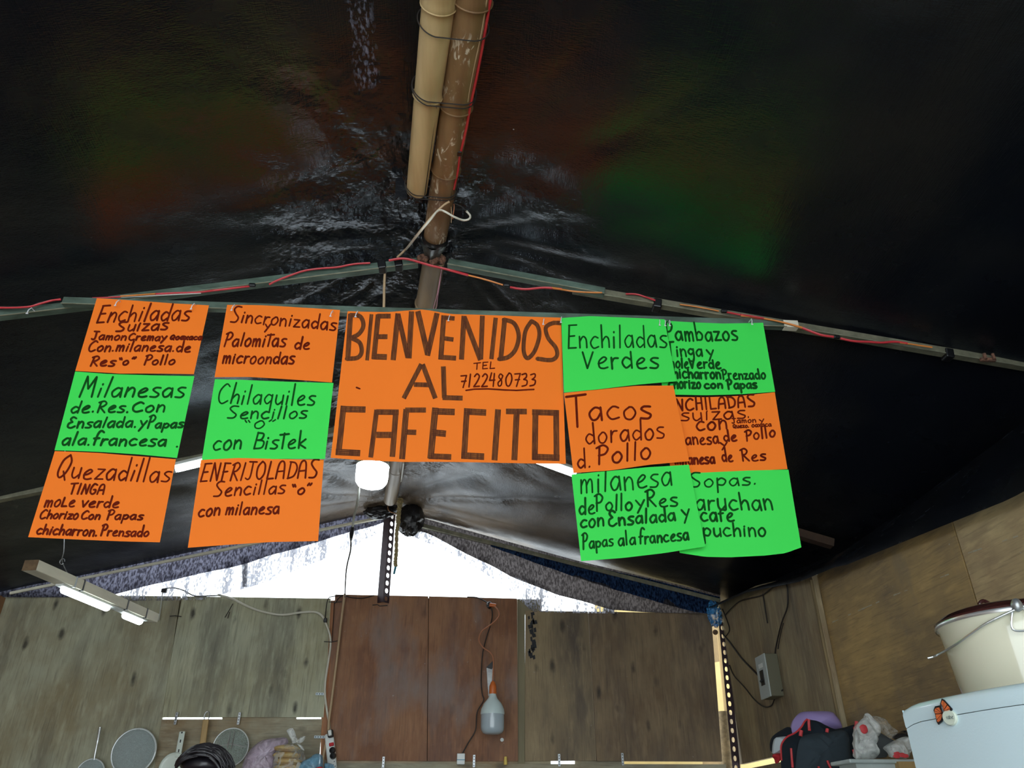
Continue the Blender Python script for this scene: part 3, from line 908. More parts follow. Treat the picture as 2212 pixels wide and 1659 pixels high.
# weld blob at the apex
wd = MB()
for k in range(16):
    x = 905 + 52 * random.random(); y = 553 + 14 * random.random()
    c = atY(x, y, YT + random.uniform(-0.006, 0.004))
    r_ = random.uniform(0.006, 0.013)
    wd.lathe([(0, -r_), (r_ * 0.8, -r_ * 0.5), (r_, 0), (r_ * 0.7, r_ * 0.6), (0, r_)], c, Vector((random.uniform(-1, 1), random.uniform(-1, 1), 1)), 7)
wd.make('weld', M['rust'], lr)

# middle and rear rafters
beam('steel_rafter', atY(-70, 1093, 3.0), atY(866, 906, 3.0), M['steel_olive'], 'pale rafter behind the left menus, seen at the left edge', 0.03, 0.03, lip=False)
beam('wooden_rafter', atY(884, 908, 3.0), atY(1802, 1180, 2.95), M['dark_rafter'], 'brown wooden rafter end poking out right of the green menus', 0.035, 0.04, lip=False)
beam('steel_rafter', atY(836, 1117, 4.05), atY(20, 1284, 4.05), M['lamp_wood'], 'rear gable rafter sloping down to the left above the shade cloth', 0.014, 0.02, lip=False)
beam('steel_rafter', atY(866, 1127, 4.05), atY(1556, 1302, 4.05), M['steel_olive'], 'rear gable rafter sloping down to the right above the shade cloth', 0.022, 0.022, lip=False)

# ------------------------------------------------------------------ bamboo poles


def pole(name, p, q, r0, r1, nodes, mt, label, hollow=False, split=False):
    p, q = Vector(p), Vector(q)
    L = (q - p).length
    t = (q - p).normalized()
    r = thing(name, p, label, 'pole')
    prof = []
    n = 60
    for i in range(n + 1):
        s = i / n
        rad = r0 + (r1 - r0) * s
        for nd in nodes:
            d = (s - nd) * L
            rad += 0.0035 * math.exp(-(d / 0.006) ** 2) - 0.0015 * math.exp(-((d - 0.014) / 0.006) ** 2)
        prof.append((rad, s * L))
    prof = [(prof[0][0] * 0.55, 0.02), (prof[0][0] * 0.8, 0.0)] + prof + [(prof[-1][0] * 0.8, L), (prof[-1][0] * 0.55, L - 0.02), (0.001, L - 0.02)]
    prof = [(0.001, 0.02)] + prof
    o = MB().lathe(prof, p, t, 28).make('cane', mt, r)
    soften(o, 50)
    for nd in nodes:
        c = p + t * (nd * L); rr = r0 + (r1 - r0) * nd
        nd_ = MB().lathe([(rr + 0.0005, -0.004), (rr + 0.0042, -0.001), (rr + 0.0042, 0.001), (rr + 0.0005, 0.004)], c, t, 28)
        soften(nd_.make('node_ring', mt, r), 60)
    return r, p, q, t


ZP = 2.985
pA, A0, A1, tA = pole('bamboo_pole', atZ(1046, -160, ZP), atY(940, 512, 1.83), 0.044, 0.036, (0.17, 0.47, 0.70), M['bamboo_dark'],
                      'long scuffed brown bamboo ridge pole with the red cable along it')
pB, B0, B1, tB = pole('bamboo_pole', atZ(966, -150, ZP - 0.012), atY(900, 412, 1.62), 0.040, 0.029, (0.22, 0.55), M['bamboo_light'],
                      'shorter pale bamboo pole wired to the left side of the brown one')
pC, C0, C1, tC = pole('bamboo_pole', atY(938, 560, 1.93), atY(843, 1080, 3.86), 0.036, 0.034, (0.12, 0.55, 0.8), M['bamboo_grey'],
                      'rear greyish bamboo ridge pole passing behind the big poster to the gable')
# split seam and cut rings
MB().tube([B0.lerp(B1, s) + Vector((0.024, 0, -0.0235 + 0.004 * s)) for s in (0.0, 0.3, 0.6, 1.0)], 0.0012, 5).make('split_seam', M['dark_wire'], pB)


def band(c0, r0, c1, r1, parent, tilt=0.0, th=0.0016, name='tie_wire'):
    """wire loop around two parallel canes, seen from below"""
    mid = (c0 + c1) / 2
    t = tA
    a = (c1 - c0); a = (a - t * a.dot(t)); half = a.length / 2
    a = a.normalized(); b = t.cross(a)
    pts = []
    for k in range(41):
        an = 2 * math.pi * k / 40
        rr = (r0 if math.cos(an) < 0 else r1) + 0.002
        pts.append(mid + a * (math.cos(an) * rr + (half if math.cos(an) > 0 else -half)) + b * math.sin(an) * rr + t * tilt * math.sin(an * 1 + 0.5))
    MB().tube(pts, th, 5).make(name, M['dark_wire'], parent)


def near(P, Q, y):
    s = (y - P.y) / (Q.y - P.y)
    return P.lerp(Q, s)


for y, n_, ra_, rb_ in ((1.09, 1, 0.0415, 0.0455), (1.27, 2, 0.0395, 0.0435), (1.60, 2, 0.033, 0.0395)):
    for k in range(n_):
        band(near(B0, B1, y + 0.012 * k), ra_, near(A0, A1, y + 0.004 * k), rb_, pB, 0.010 + 0.004 * k)
# rubber strap and metal sleeve where the pole meets the frame
rs = MB().lathe([(0.040, -0.012), (0.043, -0.005), (0.041, 0.010), (0.037, 0.012)], A1, tA, 28).make('rubber_band', M['tape'], pA)
soften(rs)
sv = MB().grid(lambda u, v: A1 + tA * (0.010 + 0.085 * v) + (Vector((1, 0, 0)) * math.cos(math.pi * (1 + u)) + Vector((0, 0, 1)) * math.sin(math.pi * (1 + u))) * (0.042 - 0.022 * v + 0.003 * math.sin(u * 17)), 28, 8)
soften(sv.make('sleeve', mat('crumpled_sleeve', (0.13, 0.15, 0.14), 0.3, 0.5, var=0.7, vscale=40, col2=(0.03, 0.03, 0.03), bump=0.8, bscale=60), pA), 50)
# scrap of black plastic by the cut end of the short pole
for pts in (((868, 345), (874, 352), (876, 385), (868, 372)), ((855, 385), (868, 382), (878, 400), (880, 428), (868, 432), (862, 424), (853, 430))):
    MB().slab([atY(x, y, 1.64) for x, y in pts], (0.0, 0.003, 0)).make('plastic_scrap', M['black_plastic'], pB)

# ------------------------------------------------------------------ cables


def cable(pts, r, mt, parent=None, name='cable', per=5, seg=6):
    return soften(MB().tube(smooth_path(pts, per), r, seg).make(name, mt, parent), 60)


Z1 = crop(3.456, 0, 520); Z2 = crop(4.254, 600, 420); Z3 = crop(3.687, 1040, 540); Z4 = crop(3.614, 1600, 640)
YC = 1.908
ec = thing('light_string_cable', atY(935, 575, YC), 'red and orange cable strung along the green steel rafters', 'cable')


def seg3(pts, zf, mt, Y=YC, r=0.0034, name='red_wire'):
    return cable([atY(*zf(p), Y) for p in pts], r, mt, ec, name)


seg3([(-120, 480), (0, 500), (200, 495), (300, 470), (380, 448), (455, 437)], Z1, M['red_wire'], 1.905)
seg3([(0, 492), (210, 492), (300, 462), (455, 432)], Z1, M['dark_wire'], 1.907, 0.002, 'dark_wire')
seg3([(690, 428), (800, 424), (900, 418)], Z1, M['red_wire'], 1.905, 0.0026)
seg3([(900, 414), (1000, 408), (1160, 396)], Z1, M['orange_wire'], 1.905, 0.0026, 'orange_wire')
seg3([(1080, 404), (1250, 393), (1400, 388), (1500, 384), (1650, 365), (1865, 340)], Z1, M['red_wire'])
seg3([(840, 425), (1100, 412), (1300, 402), (1500, 392)], Z1, M['grey_cable'], 1.909, 0.0018, 'grey_wire')
seg3([(-80, 828), (0, 788), (120, 742), (250, 700), (400, 680), (550, 668), (700, 640), (850, 630)], Z2, M['red_wire'])
seg3([(1020, 607), (1120, 590), (1200, 595), (1300, 622), (1400, 652), (1560, 690), (1750, 742)], Z2, M['red_wire'], 1.90, 0.0042)
seg3([(1560, 695), (1750, 742), (1900, 780), (2070, 832)], Z2, M['orange_wire'], 1.902, 0.0028, 'orange_wire')
seg3([(228, 297), (350, 312), (500, 300), (640, 312)], Z3, M['red_wire'], 1.902, 0.004)
seg3([(560, 300), (700, 325), (830, 337), (960, 340)], Z3, M['orange_wire'], 1.90, 0.003, 'orange_wire')
seg3([(1150, 350), (1230, 352), (1300, 372), (1385, 402)], Z3, M['red_wire'], 1.94, 0.003)
seg3([(1580, 434), (1700, 450), (1890, 486)], Z3, M['orange_wire'], 1.94, 0.0024, 'orange_wire')
seg3([(1955, 496), (2080, 520), (2260, 555)], Z3, M['red_wire'], 1.93, 0.0034)
seg3([(0, 150), (150, 168), (350, 208), (480, 245)], Z4, M['orange_wire'], 1.89, 0.0032, 'orange_wire')
seg3([(0, 144), (100, 158), (180, 172)], Z4, M['red_wire'], 1.888, 0.003)
seg3([(470, 242), (620, 300), (724, 316)], Z4, M['red_wire'], 1.90, 0.004)
seg3([(778, 328), (880, 350), (1000, 356), (1100, 362), (1200, 355), (1300, 368)], Z4, M['red_wire'], 1.93, 0.004)
seg3([(1240, 362), (1370, 380), (1495, 398)], Z4, M['orange_wire'], 1.93, 0.0026, 'orange_wire')
for (x, y, Y) in ((545, 616, 1.906), (1094, 616, 1.902), (1564, 672, 1.94), (1807, 728, 1.925)):
    MB().box(atY(x, y, Y), 0.02, 0.011, 0.011, bev=0.003).make('splice_tape', M['tape'], ec)

rc = thing('ridge_cable', atZ(1040, 60, 2.94), 'thin red cable taped along the brown ridge pole', 'cable')
ZP4 = crop(2.592, 760, 0)


def onpole(pts, zf, dr=0.0465):
    """lay a wire on the underside of the brown pole"""
    out = []
    for p in pts:
        x, y = zf(p)
        d = ray(x, y).normalized()
        # closest approach to the pole axis, pulled back to its surface
        w0 = CAM - A0; b = d.dot(tA); dd = d.dot(w0); e = tA.dot(w0)
        den = 1 - b * b
        s = (b * e - dd) / den
        pt = CAM + d * s
        ax = A0 + tA * ((pt - A0).dot(tA))
        off = (pt - ax).length
        pull = math.sqrt(max(0, dr * dr - off * off))
        out.append(pt - d * pull)
    return out


cable(onpole([(780, -60), (775, 0), (745, 180), (705, 400), (662, 600), (645, 700), (610, 850)], ZP4), 0.0035, M['red_wire'], rc, 'red_wire', 8)
cable(onpole([(605, 865), (595, 950), (585, 1000), (572, 1060)], ZP4), 0.003, M['red_wire'], rc, 'red_wire', 8)
cable(onpole([(760, -60), (755, 0), (722, 200), (690, 350), (658, 510), (650, 570)], ZP4), 0.0018, M['tan_wire'], rc, 'tan_wire', 8)
cable(onpole([(640, 560), (600, 800), (565, 950), (555, 1110)], ZP4), 0.001, M['dark_wire'], rc, 'tan_wire', 8)
MB().box(onpole([(603, 858)], ZP4)[0], 0.013, 0.016, 0.010, bev=0.002).make('splice_tape', M['tape'], rc)

wl_ = thing('cream_cord_loop', atY(862, 553, 1.90), 'cream cord looped beside the ridge pole joint', 'cord')
cable([atY(*Z2(p), Y if Y > 1.88 else Y * 0.93) for p, Y in (((1098, 578), 1.90), ((1180, 500), 1.89), ((1290, 360), 1.84), ((1400, 225), 1.79), ((1470, 150), 1.765), ((1530, 95), 1.75), ((1578, 66), 1.74))], 0.0034, M['tan_wire'], wl_, 'strand')
cable([atY(*Z2(p), Y if Y > 1.88 else Y * 0.93) for p, Y in (((1180, 506), 1.885), ((1290, 368), 1.835), ((1410, 225), 1.785), ((1460, 160), 1.765), ((1500, 145), 1.76), ((1550, 165), 1.76), ((1620, 205), 1.77), ((1700, 236), 1.79), ((1755, 228), 1.79), ((1768, 195), 1.79), ((1732, 152), 1.79))], 0.0032, M['white_cable'], wl_, 'strand')
cable([atY(*Z2(p), 1.66) for p in ((1575, 66), (1640, 90), (1690, 112), (1732, 152))], 0.0015, M['dark_wire'], wl_, 'binding_wire')
cable([atY(*Z2(p), 1.67) for p in ((1590, 80), (1618, 85), (1620, 130), (1608, 210), (1612, 225))], 0.0016, M['orange_cord'], wl_, 'thin_wire')
cable([atY(*Z2(p), 1.67) for p in ((1592, 85), (1597, 180), (1594, 260))], 0.0013, M['tan_wire'], wl_, 'thin_wire')

dc = thing('drop_wire', atY(955, 585, 1.94), 'pair of thin pink wires dropping beside the ridge pole behind the big poster', 'wire')
cable([atY(*Z2(p), 1.94) for p in ((1505, 690), (1490, 780), (1465, 920), (1440, 1010), (1420, 1100), (1405, 1180))], 0.0013, M['pink_wire'], dc, 'strand')
cable([atY(*Z2(p), 1.945) for p in ((1505, 690), (1495, 780), (1470, 940), (1462, 1010), (1440, 1100), (1425, 1180))], 0.0012, M['pink_wire'], dc, 'strand')

# lamp feed: from the rafter down behind the poster, past the bulb to the power strip
fc = thing('lamp_cord', atY(831, 590, 1.955), 'beige cord running from the rafter past the lit bulb down to the power strip', 'cord')
cable([atY(831.5, 586, 1.955), atY(830, 620, 1.955), atY(829, 668, 1.96), atY(824, 740, 2.02), atY(806, 930, 2.2), atY(781, 1000, 2.27), atY(776, 1050, 2.33)], 0.0042, M['tan_wire'], fc, 'conduit', 8, 8)
cable([atY(x, y, Y) for x, y, Y in ((776, 1048, 2.33), (773, 1080, 2.4), (765, 1115, 2.5), (762, 1137, 2.55))], 0.0042, M['grey_cable'], fc, 'upper_cord', 6)
soften(MB().tube([atY(762, 1136, 2.55), atY(761.5, 1142, 2.56), atY(759.5, 1152, 2.58), atY(758.5, 1160, 2.6), atY(758, 1167, 2.6)], [0.004, 0.006, 0.008, 0.006, 0.004], 8).make('connector', M['blk'], fc), 50)
cable([atY(x, y, Y) for x, y, Y in ((758, 1166, 2.6), (757, 1190, 2.8), (749, 1225, 3.1), (746, 1260, 3.5), (745, 1290, 4.0))], 0.003, M['dark_wire'], fc, 'thin_cord', 8)
cable([atY(x, y, Y) for x, y, Y in ((745, 1283, 4.06), (741, 1310, 4.06), (736, 1350, 4.06), (728, 1420, 4.06), (718, 1500, 4.06), (711, 1555, 4.06), (708, 1590, 4.06), (700, 1625, 4.05), (697, 1655, 4.05), (697, 1690, 4.05))], 0.0062, M['tan_wire'], fc, 'lower_cord', 6, 8)

wc = thing('white_cable', atY(600, 1328, 4.08), 'white cable clipped along the top of the grey plywood and down the joint', 'cable')
cable([atY(x, y, 4.085) for x, y in ((352, 1272), (375, 1270), (398, 1276), (420, 1287), (455, 1287), (480, 1286))], 0.0032, M['dark_wire'], wc, 'dark_lead', 6)
cable([atY(x, y, 4.085) for x, y in ((470, 1285), (500, 1293), (535, 1310), (570, 1322), (610, 1328), (650, 1323), (680, 1322), (695, 1330), (703, 1345), (712, 1370), (714, 1395), (709, 1430), (703, 1470), (702, 1500), (707, 1540), (711, 1560), (712, 1600), (716, 1625))], 0.0058, M['white_cable'], wc, 'sheath', 6, 8)
cable([atY(x, y, 4.08) for x, y in ((352, 1275), (349, 1295), (346, 1320), (343, 1340))], 0.0025, M['grey_cable'], wc, 'branch', 6)
MB().box(atY(355, 1276, 4.08), 0.028, 0.02, 0.02, bev=0.004).make('junction_tape', M['tape'], wc)
MB().box(atY(703, 1340, 4.08), 0.018, 0.016, 0.022, bev=0.004).make('tape_band', M['tape'], wc)

dw = thing('dark_wire_run', atY(722, 1300, 4.07), 'dark twisted wires at the top of the panel joint beside the white cable', 'wire')
cable([atY(x, y, 4.075) for x, y in ((703, 1335), (705, 1310), (710, 1292), (722, 1288), (740, 1286))], 0.0026, M['dark_wire'], dw, 'strand')
cable([atY(x, y, 4.07) for x, y in ((724, 1303), (732, 1292), (742, 1286), (760, 1291), (785, 1292), (808, 1286))], 0.003, M['dark_wire'], dw, 'strand')
cable([atY(x, y, 4.078) for x, y in ((722, 1300), (720, 1340), (717, 1385))], 0.002, M['dark_wire'], dw, 'strand')

# ------------------------------------------------------------------ gable post and corner post


def perf_plate(mb, p0, U, V, w_, cell, n, hw, hh, th=0.003, tri=False):
    """plate with one column of round-ended holes; U width dir, V length dir"""
    U = U.normalized(); V = V.normalized(); N = U.cross(V)
    for k in range(n):
        o = p0 + V * (cell * k)
        out = [(0, 0), (w_ / 2, 0), (w_, 0), (w_, cell / 2), (w_, cell), (w_ / 2, cell), (0, cell), (0, cell / 2)]
        inn = [(w_ / 2 - hw * .75, cell / 2 - hh * .75), (w_ / 2, cell / 2 - hh), (w_ / 2 + hw * .75, cell / 2 - hh * .75), (w_ / 2 + hw, cell / 2),
               (w_ / 2 + hw * .75, cell / 2 + hh * .75), (w_ / 2, cell / 2 + hh), (w_ / 2 - hw * .75, cell / 2 + hh * .75), (w_ / 2 - hw, cell / 2)]
        vs = []
        for z in (0, th):
            for (a, b) in out + inn: vs.append(o + U * a + V * b + N * z)
        fs = []
        for i in range(8):
            j = (i + 1) % 8
            fs += [(i, j, 8 + j, 8 + i), (16 + i, 24 + i, 24 + j, 16 + j), (8 + i, 8 + j, 24 + j, 24 + i), (i, 16 + i, 16 + j, j)]
        mb.add(vs, fs)


gp = thing('slotted_post', atY(829, 1286, 4.06), 'dark slotted steel angle post standing on the rear wall under the gable', 'post')
ax0 = atY(826, 1300, 4.06); top = atY(841, 1106, 4.04)
V = (top - ax0); Lp = V.length
mb = MB(); perf_plate(mb, ax0, Vector((0.72, 0.69, 0)), V, 0.042, 0.0405, int(Lp / 0.0405), 0.011, 0.013)
mb.make('slotted_flange', M['post_steel'], gp)
mb = MB(); U2 = Vector((-0.72, 0.69, 0))
N2 = U2.cross(V.normalized())
mb.slab([ax0, ax0 + U2 * 0.042, ax0 + U2 * 0.042 + V, ax0 + V], N2 * 0.003).make('plain_flange', M['post_steel'], gp)

cp = thing('slotted_post', atY(1597, 1660, 4.09), 'dark slotted steel angle post in the right rear corner', 'post')
b0 = atY(1585, 1690, 4.06); t0_ = atY(1548, 1300, 4.06)
V = t0_ - b0
mb = MB(); perf_plate(mb, b0, Vector((1, 0.0, 0)), V, 0.034, 0.0415, int(V.length / 0.0415), 0.0085, 0.0125)
mb.make('slotted_flange', M['post_steel'], cp)
mb = MB(); mb.slab([b0 + Vector((0.034, 0, 0)), b0 + Vector((0.034, -0.006, 0)), b0 + Vector((0.034, -0.006, 0)) + V, b0 + Vector((0.034, 0, 0)) + V], (0.003, 0, 0))
mb.make('plain_flange', M['post_steel'], cp)
lg = thing('log_post', atY(1575, 1700, 4.16), 'short round log post in the rear right corner gap', 'post')
q0 = atY(1578, 1730, 4.17); q1 = atY(1566, 1538, 4.17)
o = MB().lathe([(0, 0), (0.036, 0), (0.037, 0.2), (0.034, (q1 - q0).length), (0.0, (q1 - q0).length)], q0, q1 - q0, 20).make('trunk', M['log'], lg)
soften(o, 50)
bs = MB().slab([atY(x, y, 4.15) for x, y in ((1549, 1350), (1556, 1352), (1574, 1545), (1568, 1545))], (0, 0.02, 0)).make('wooden_lath', M['wood'])
tag(bs, 'thin wooden lath beside the slotted corner post', 'lath')

# crumpled black plastic around the gable joint


def blob(name, c, rx, ry, rz, mt, parent=None, seed=0.0, amp=0.25, fr=3.0, nu=30, nv=20, sharp=False, axis=None):
    vs = []; fs = []
    c = Vector(c)
    for j in range(nv + 1):
        ph = math.pi * j / nv
        for i in range(nu):
            th = 2 * math.pi * i / nu
            d = Vector((math.sin(ph) * math.cos(th), math.sin(ph) * math.sin(th), math.cos(ph)))
            q = d * fr + Vector((seed, seed * 1.7, -seed))
            n_ = noise.noise(q) + 0.5 * noise.noise(q * 2.3) + (0.25 * noise.noise(q * 5) if sharp else 0)
            if sharp: n_ = -abs(n_) * 1.6 + 0.5
            rr = 1 + amp * n_
            vs.append(c + Vector((d.x * rx, d.y * ry, d.z * rz)) * rr)
    for j in range(nv):
        for i in range(nu):
            i2 = (i + 1) % nu
            fs.append((j * nu + i, j * nu + i2, (j + 1) * nu + i2, (j + 1) * nu + i))
    o = MB().add(vs, fs).make(name, mt, parent)
    return soften(o, 35)


bw = thing('plastic_wrap', atY(885, 1125, 3.98), 'crumpled black plastic wrapped round the rear gable joint', 'plastic')
blob('right_lobe', atY(887, 1123, 3.96), 0.068, 0.05, 0.085, M['black_plastic'], bw, 2.0, 0.28, 1.35, sharp=True)
blob('left_lobe', atY(818, 1107, 3.98), 0.075, 0.04, 0.035, M['black_plastic'], bw, 5.0, 0.28, 1.35, sharp=True)
blob('middle_lobe', atY(848, 1094, 4.0), 0.07, 0.04, 0.04, M['black_plastic'], bw, 8.0, 0.28, 1.35, sharp=True)
cable([atY(x, y, 3.9) for x, y in ((841, 1082), (838, 1092), (840, 1103), (850, 1108), (858, 1110))], 0.003, M['cardboard'], bw, 'brown_wire')

rp = thing('rope', atY(862, 1150, 3.9), 'knotted yellowish rope with a teal end hanging in front of the bright gable', 'rope')
rpts = smooth_path([atY(x, y, 3.88) for x, y in ((864, 1045), (866, 1068), (866, 1080), (862, 1100), (860, 1130), (857, 1150), (856, 1190), (854, 1215), (855, 1222))], 14)
mb = MB()
n_ = len(rpts)
for s in range(2):
    pp = []
    for i, p in enumerate(rpts):
        an = i * 0.75 + s * math.pi
        rr = 0.0045 if i < n_ * 0.5 else 0.0035
        pp.append(p + Vector((math.cos(an) * rr, math.sin(an) * rr, 0)))
    mb.tube(pp, [0.009 if i < n_ * 0.5 else 0.0075 for i in range(n_)], 6)
soften(mb.make('strand', M['rope'], rp))
for y in (1068, 1076, 1084):
    blob('knot', atY(866 - (y - 1068) * 0.1, y, 3.88), 0.020, 0.016, 0.012, M['rope'], rp, y, 0.2, 2, 10, 8)
MB().tube([atY(855.5, 1220, 3.88), atY(851, 1240, 3.88)], [0.006, 0.0055], 8).make('end_sleeve', M['teal'], rp)
MB().tube(smooth_path([atY(872, 1000, 3.2), atY(868, 1030, 3.5), atY(864, 1048, 3.85)], 5), 0.004, 6).make('upper_strand', M['white_cable'], rp)

# ------------------------------------------------------------------ lamps
M['lit'] = mat('lit_lamp', (0.9, 0.95, 1), 0.5, emit=((0.88, 0.97, 1.0), BULB_W))
M['lit_tube'] = mat('lit_tube', (0.9, 0.95, 1), 0.5, emit=((0.85, 0.97, 1.0), TUBE_W))


def big_bulb(name, base, r, h, label, lit, socket=True):
    """base = centre of the diffuser's bottom; large LED lamp hanging head down"""
    t = thing(name, base, label, 'bulb')
    U = Vector((0, 0, 1))
    o = MB().lathe([(0.001, 0.0), (r * 0.55, 0.001), (r * 0.82, 0.007), (r * 0.96, 0.018), (r, 0.032), (r, h * 0.44)], base, U, 36).make('diffuser', M['lit'] if lit else M['bulb_off'], t)
    soften(o)
    o = MB().lathe([(r * 1.02, h * 0.44), (r * 1.03, h * 0.47), (r * 0.98, h * 0.56), (r * 0.78, h * 0.68), (r * 0.40, h * 0.80), (r * 0.29, h * 0.88), (r * 0.29, h * 0.93)], base, U, 36).make('housing', M['bulb_body'], t)
    soften(o)
    if socket:
        o = MB().lathe([(r * 0.30, h * 0.90), (r * 0.33, h * 0.92), (r * 0.31, h * 1.08), (r * 0.18, h * 1.17), (0.004, h * 1.2)], base, U, 20).make('socket', M['orange_pl'] if not lit else M['white_pl'], t)
        soften(o)
    return t


pb = atY(801, 1052, 2.3)
big_bulb('led_bulb', pb, 0.052, 0.16, 'lit white LED bulb hanging below the big orange poster', True)
pb = atY(1063.5, 1587, 3.95)
ub = big_bulb('led_bulb', pb, 0.056, 0.20, 'unlit pale LED bulb on an orange cord in front of the red plywood', False)
CR2 = crop(3.95, 680, 1240)
cable([atY(*CR2(p), 3.98) for p in ((1520, 265), (1560, 305), (1572, 355), (1540, 400), (1490, 440), (1425, 490), (1400, 560), (1435, 625), (1495, 668), (1523, 725), (1521, 850), (1513, 1010))], 0.0036, M['orange_cord'], ub, 'cord', 6, 8)
bx = MB().tube([atY(*CR2(p), 3.985) for p in ((1490, 262), (1545, 270))], [0.010, 0.009], 8).make('orange_plug', M['orange_pl'], ub)
uw = thing('black_lead', atY(1050, 1400, 4.06), 'thin black lead wandering down the red plywood to the small white box', 'wire')
cable([atY(*CR2(p), 4.065) for p in ((1300, 196), (1380, 200), (1440, 225), (1480, 255), (1515, 330), (1500, 430), (1460, 560), (1430, 700), (1420, 900), (1428, 1020), (1440, 1080), (1385, 1180), (1372, 1330), (1310, 1440), (1260, 1530))], 0.0028, M['dark_wire'], uw, 'lead', 5)
o = blob('taped_joint', atY(*CR2((1490, 265)), 4.06), 0.016, 0.012, 0.018, M['tape'], uw, 3, 0.4, 3, 12, 8)
sb = thing('junction_box', atY(996, 1652, 4.06), 'small white wall box at the bottom of the red plywood', 'box')
c = atY(995.5, 1640, 4.065)
MB().box(c, 0.038, 0.04, 0.048, bev=0.003).make('body', M['white_pl'], sb)
MB().box(c + Vector((0, -0.001, -0.004)), 0.0395, 0.04, 0.003).make('seam', M['teal'], sb)
yb = MB().lathe([(0, 0), (0.009, 0), (0.007, 0.035), (0.0, 0.036)], atY(1092, 1652, 4.07), Vector((0, 0, 1)), 12).make('yellow_gap_light', M['yellow'])  # yellow stub stands in for daylight glimpsed through a gap
tag(yb, 'tiny yellow piece put in for light through a gap at the foot of the red plywood', 'cap')


def tube_lamp(name, p, q, r, label, mount=True):
    p, q = Vector(p), Vector(q)
    t = thing(name, (p + q) / 2, label, 'lamp')
    MB().tube([p, p.lerp(q, 0.02), p.lerp(q, 0.98), q], [r * 0.8, r, r, r * 0.8], 14).make('tube', M['lit_tube'], t)
    d = (q - p).normalized()
    for a, s in ((p, -1), (q, 1)):
        MB().tube([a, a + d * s * 0.018], r * 1.05, 12).make('end_cap', M['white_pl'], t)
    if mount:
        up = Vector((0, 0, 1)); up = (up - d * up.dot(d)).normalized(); sd = d.cross(up)
        MB().box((p + q) / 2 + up * (r + 0.008), (q - p).length + 0.03, 0.02, 0.014, (d, sd, up), bev=0.002).make('tray', M['white_pl'], t)
    return t


tube_lamp('tube_lamp', atY(380, 1014, 2.8), atY(560, 971, 2.8), 0.0125, 'lit tube lamp showing in the gap between the two left menu columns')
tube_lamp('tube_lamp', atY(1070, 962, 2.8), atY(1244, 1025, 2.8), 0.0135, 'lit tube lamp poking out below the right corner of the big poster')

# hanging wooden batten with two LED tubes
p = atY(66, 1221, 2.5); q = atY(330, 1336, 3.2)
t = (q - p).normalized(); up = Vector((0, 0, 1)); up = (up - t * up.dot(t)).normalized(); sd = t.cross(up)
hl = thing('batten_lamp', (p + q) / 2, 'cream wooden batten with two lit tubes hanging at lower left', 'lamp')
LB = (q - p).length
MB().box((p + q) / 2, LB, 0.05, 0.034, (t, sd, up), bev=0.002).make('batten', M['lamp_wood'], hl)
MB().box(p - t * 0.0006, 0.0012, 0.05, 0.034, (t, sd, up)).make('sawn_end', M['wood_end'], hl)


def bt(s): return p + t * (LB * s)


for (a, b) in ((0.24, 0.60), (0.74, 0.90)):
    MB().tube([bt(a) - up * 0.030 + sd * 0.012 * 0, bt(a + .01) - up * 0.030, bt(b - .01) - up * 0.030, bt(b) - up * 0.030], [0.009, 0.013, 0.013, 0.009], 14).make('tube', M['lit_tube'], hl)
MB().box(bt(0.57) - up * 0.020, LB * 0.72, 0.03, 0.008, (t, sd, up), bev=0.002).make('lamp_tray', M['white_pl'], hl)
for s_ in (0.27, 0.33, 0.70, 0.88):
    MB().box(bt(s_) - up * 0.001, 0.006, 0.0535, 0.0375, (t, sd, up)).make('binding', M['blk'] if s_ != 0.27 else M['galv'], hl)
cable([atY(139, 1150, 2.6), atY(138, 1190, 2.62), atY(134, 1212, 2.64), bt(0.25) + up * 0.02], 0.0016, M['galv'], hl, 'hanging_wire')
cable([atY(138, 1150, 2.6) , atY(140, 1000, 2.56), atY(142, 900, 2.52)], 0.0016, M['galv'], hl, 'hanging_wire')
c_ = atY(134.5, 1213, 2.64)
MB().tube([c_ + Vector((0.008 * math.cos(k * .7), 0, 0.01 * math.sin(k * .7))) for k in range(9)], 0.0015, 6).make('hook', M['galv'], hl)

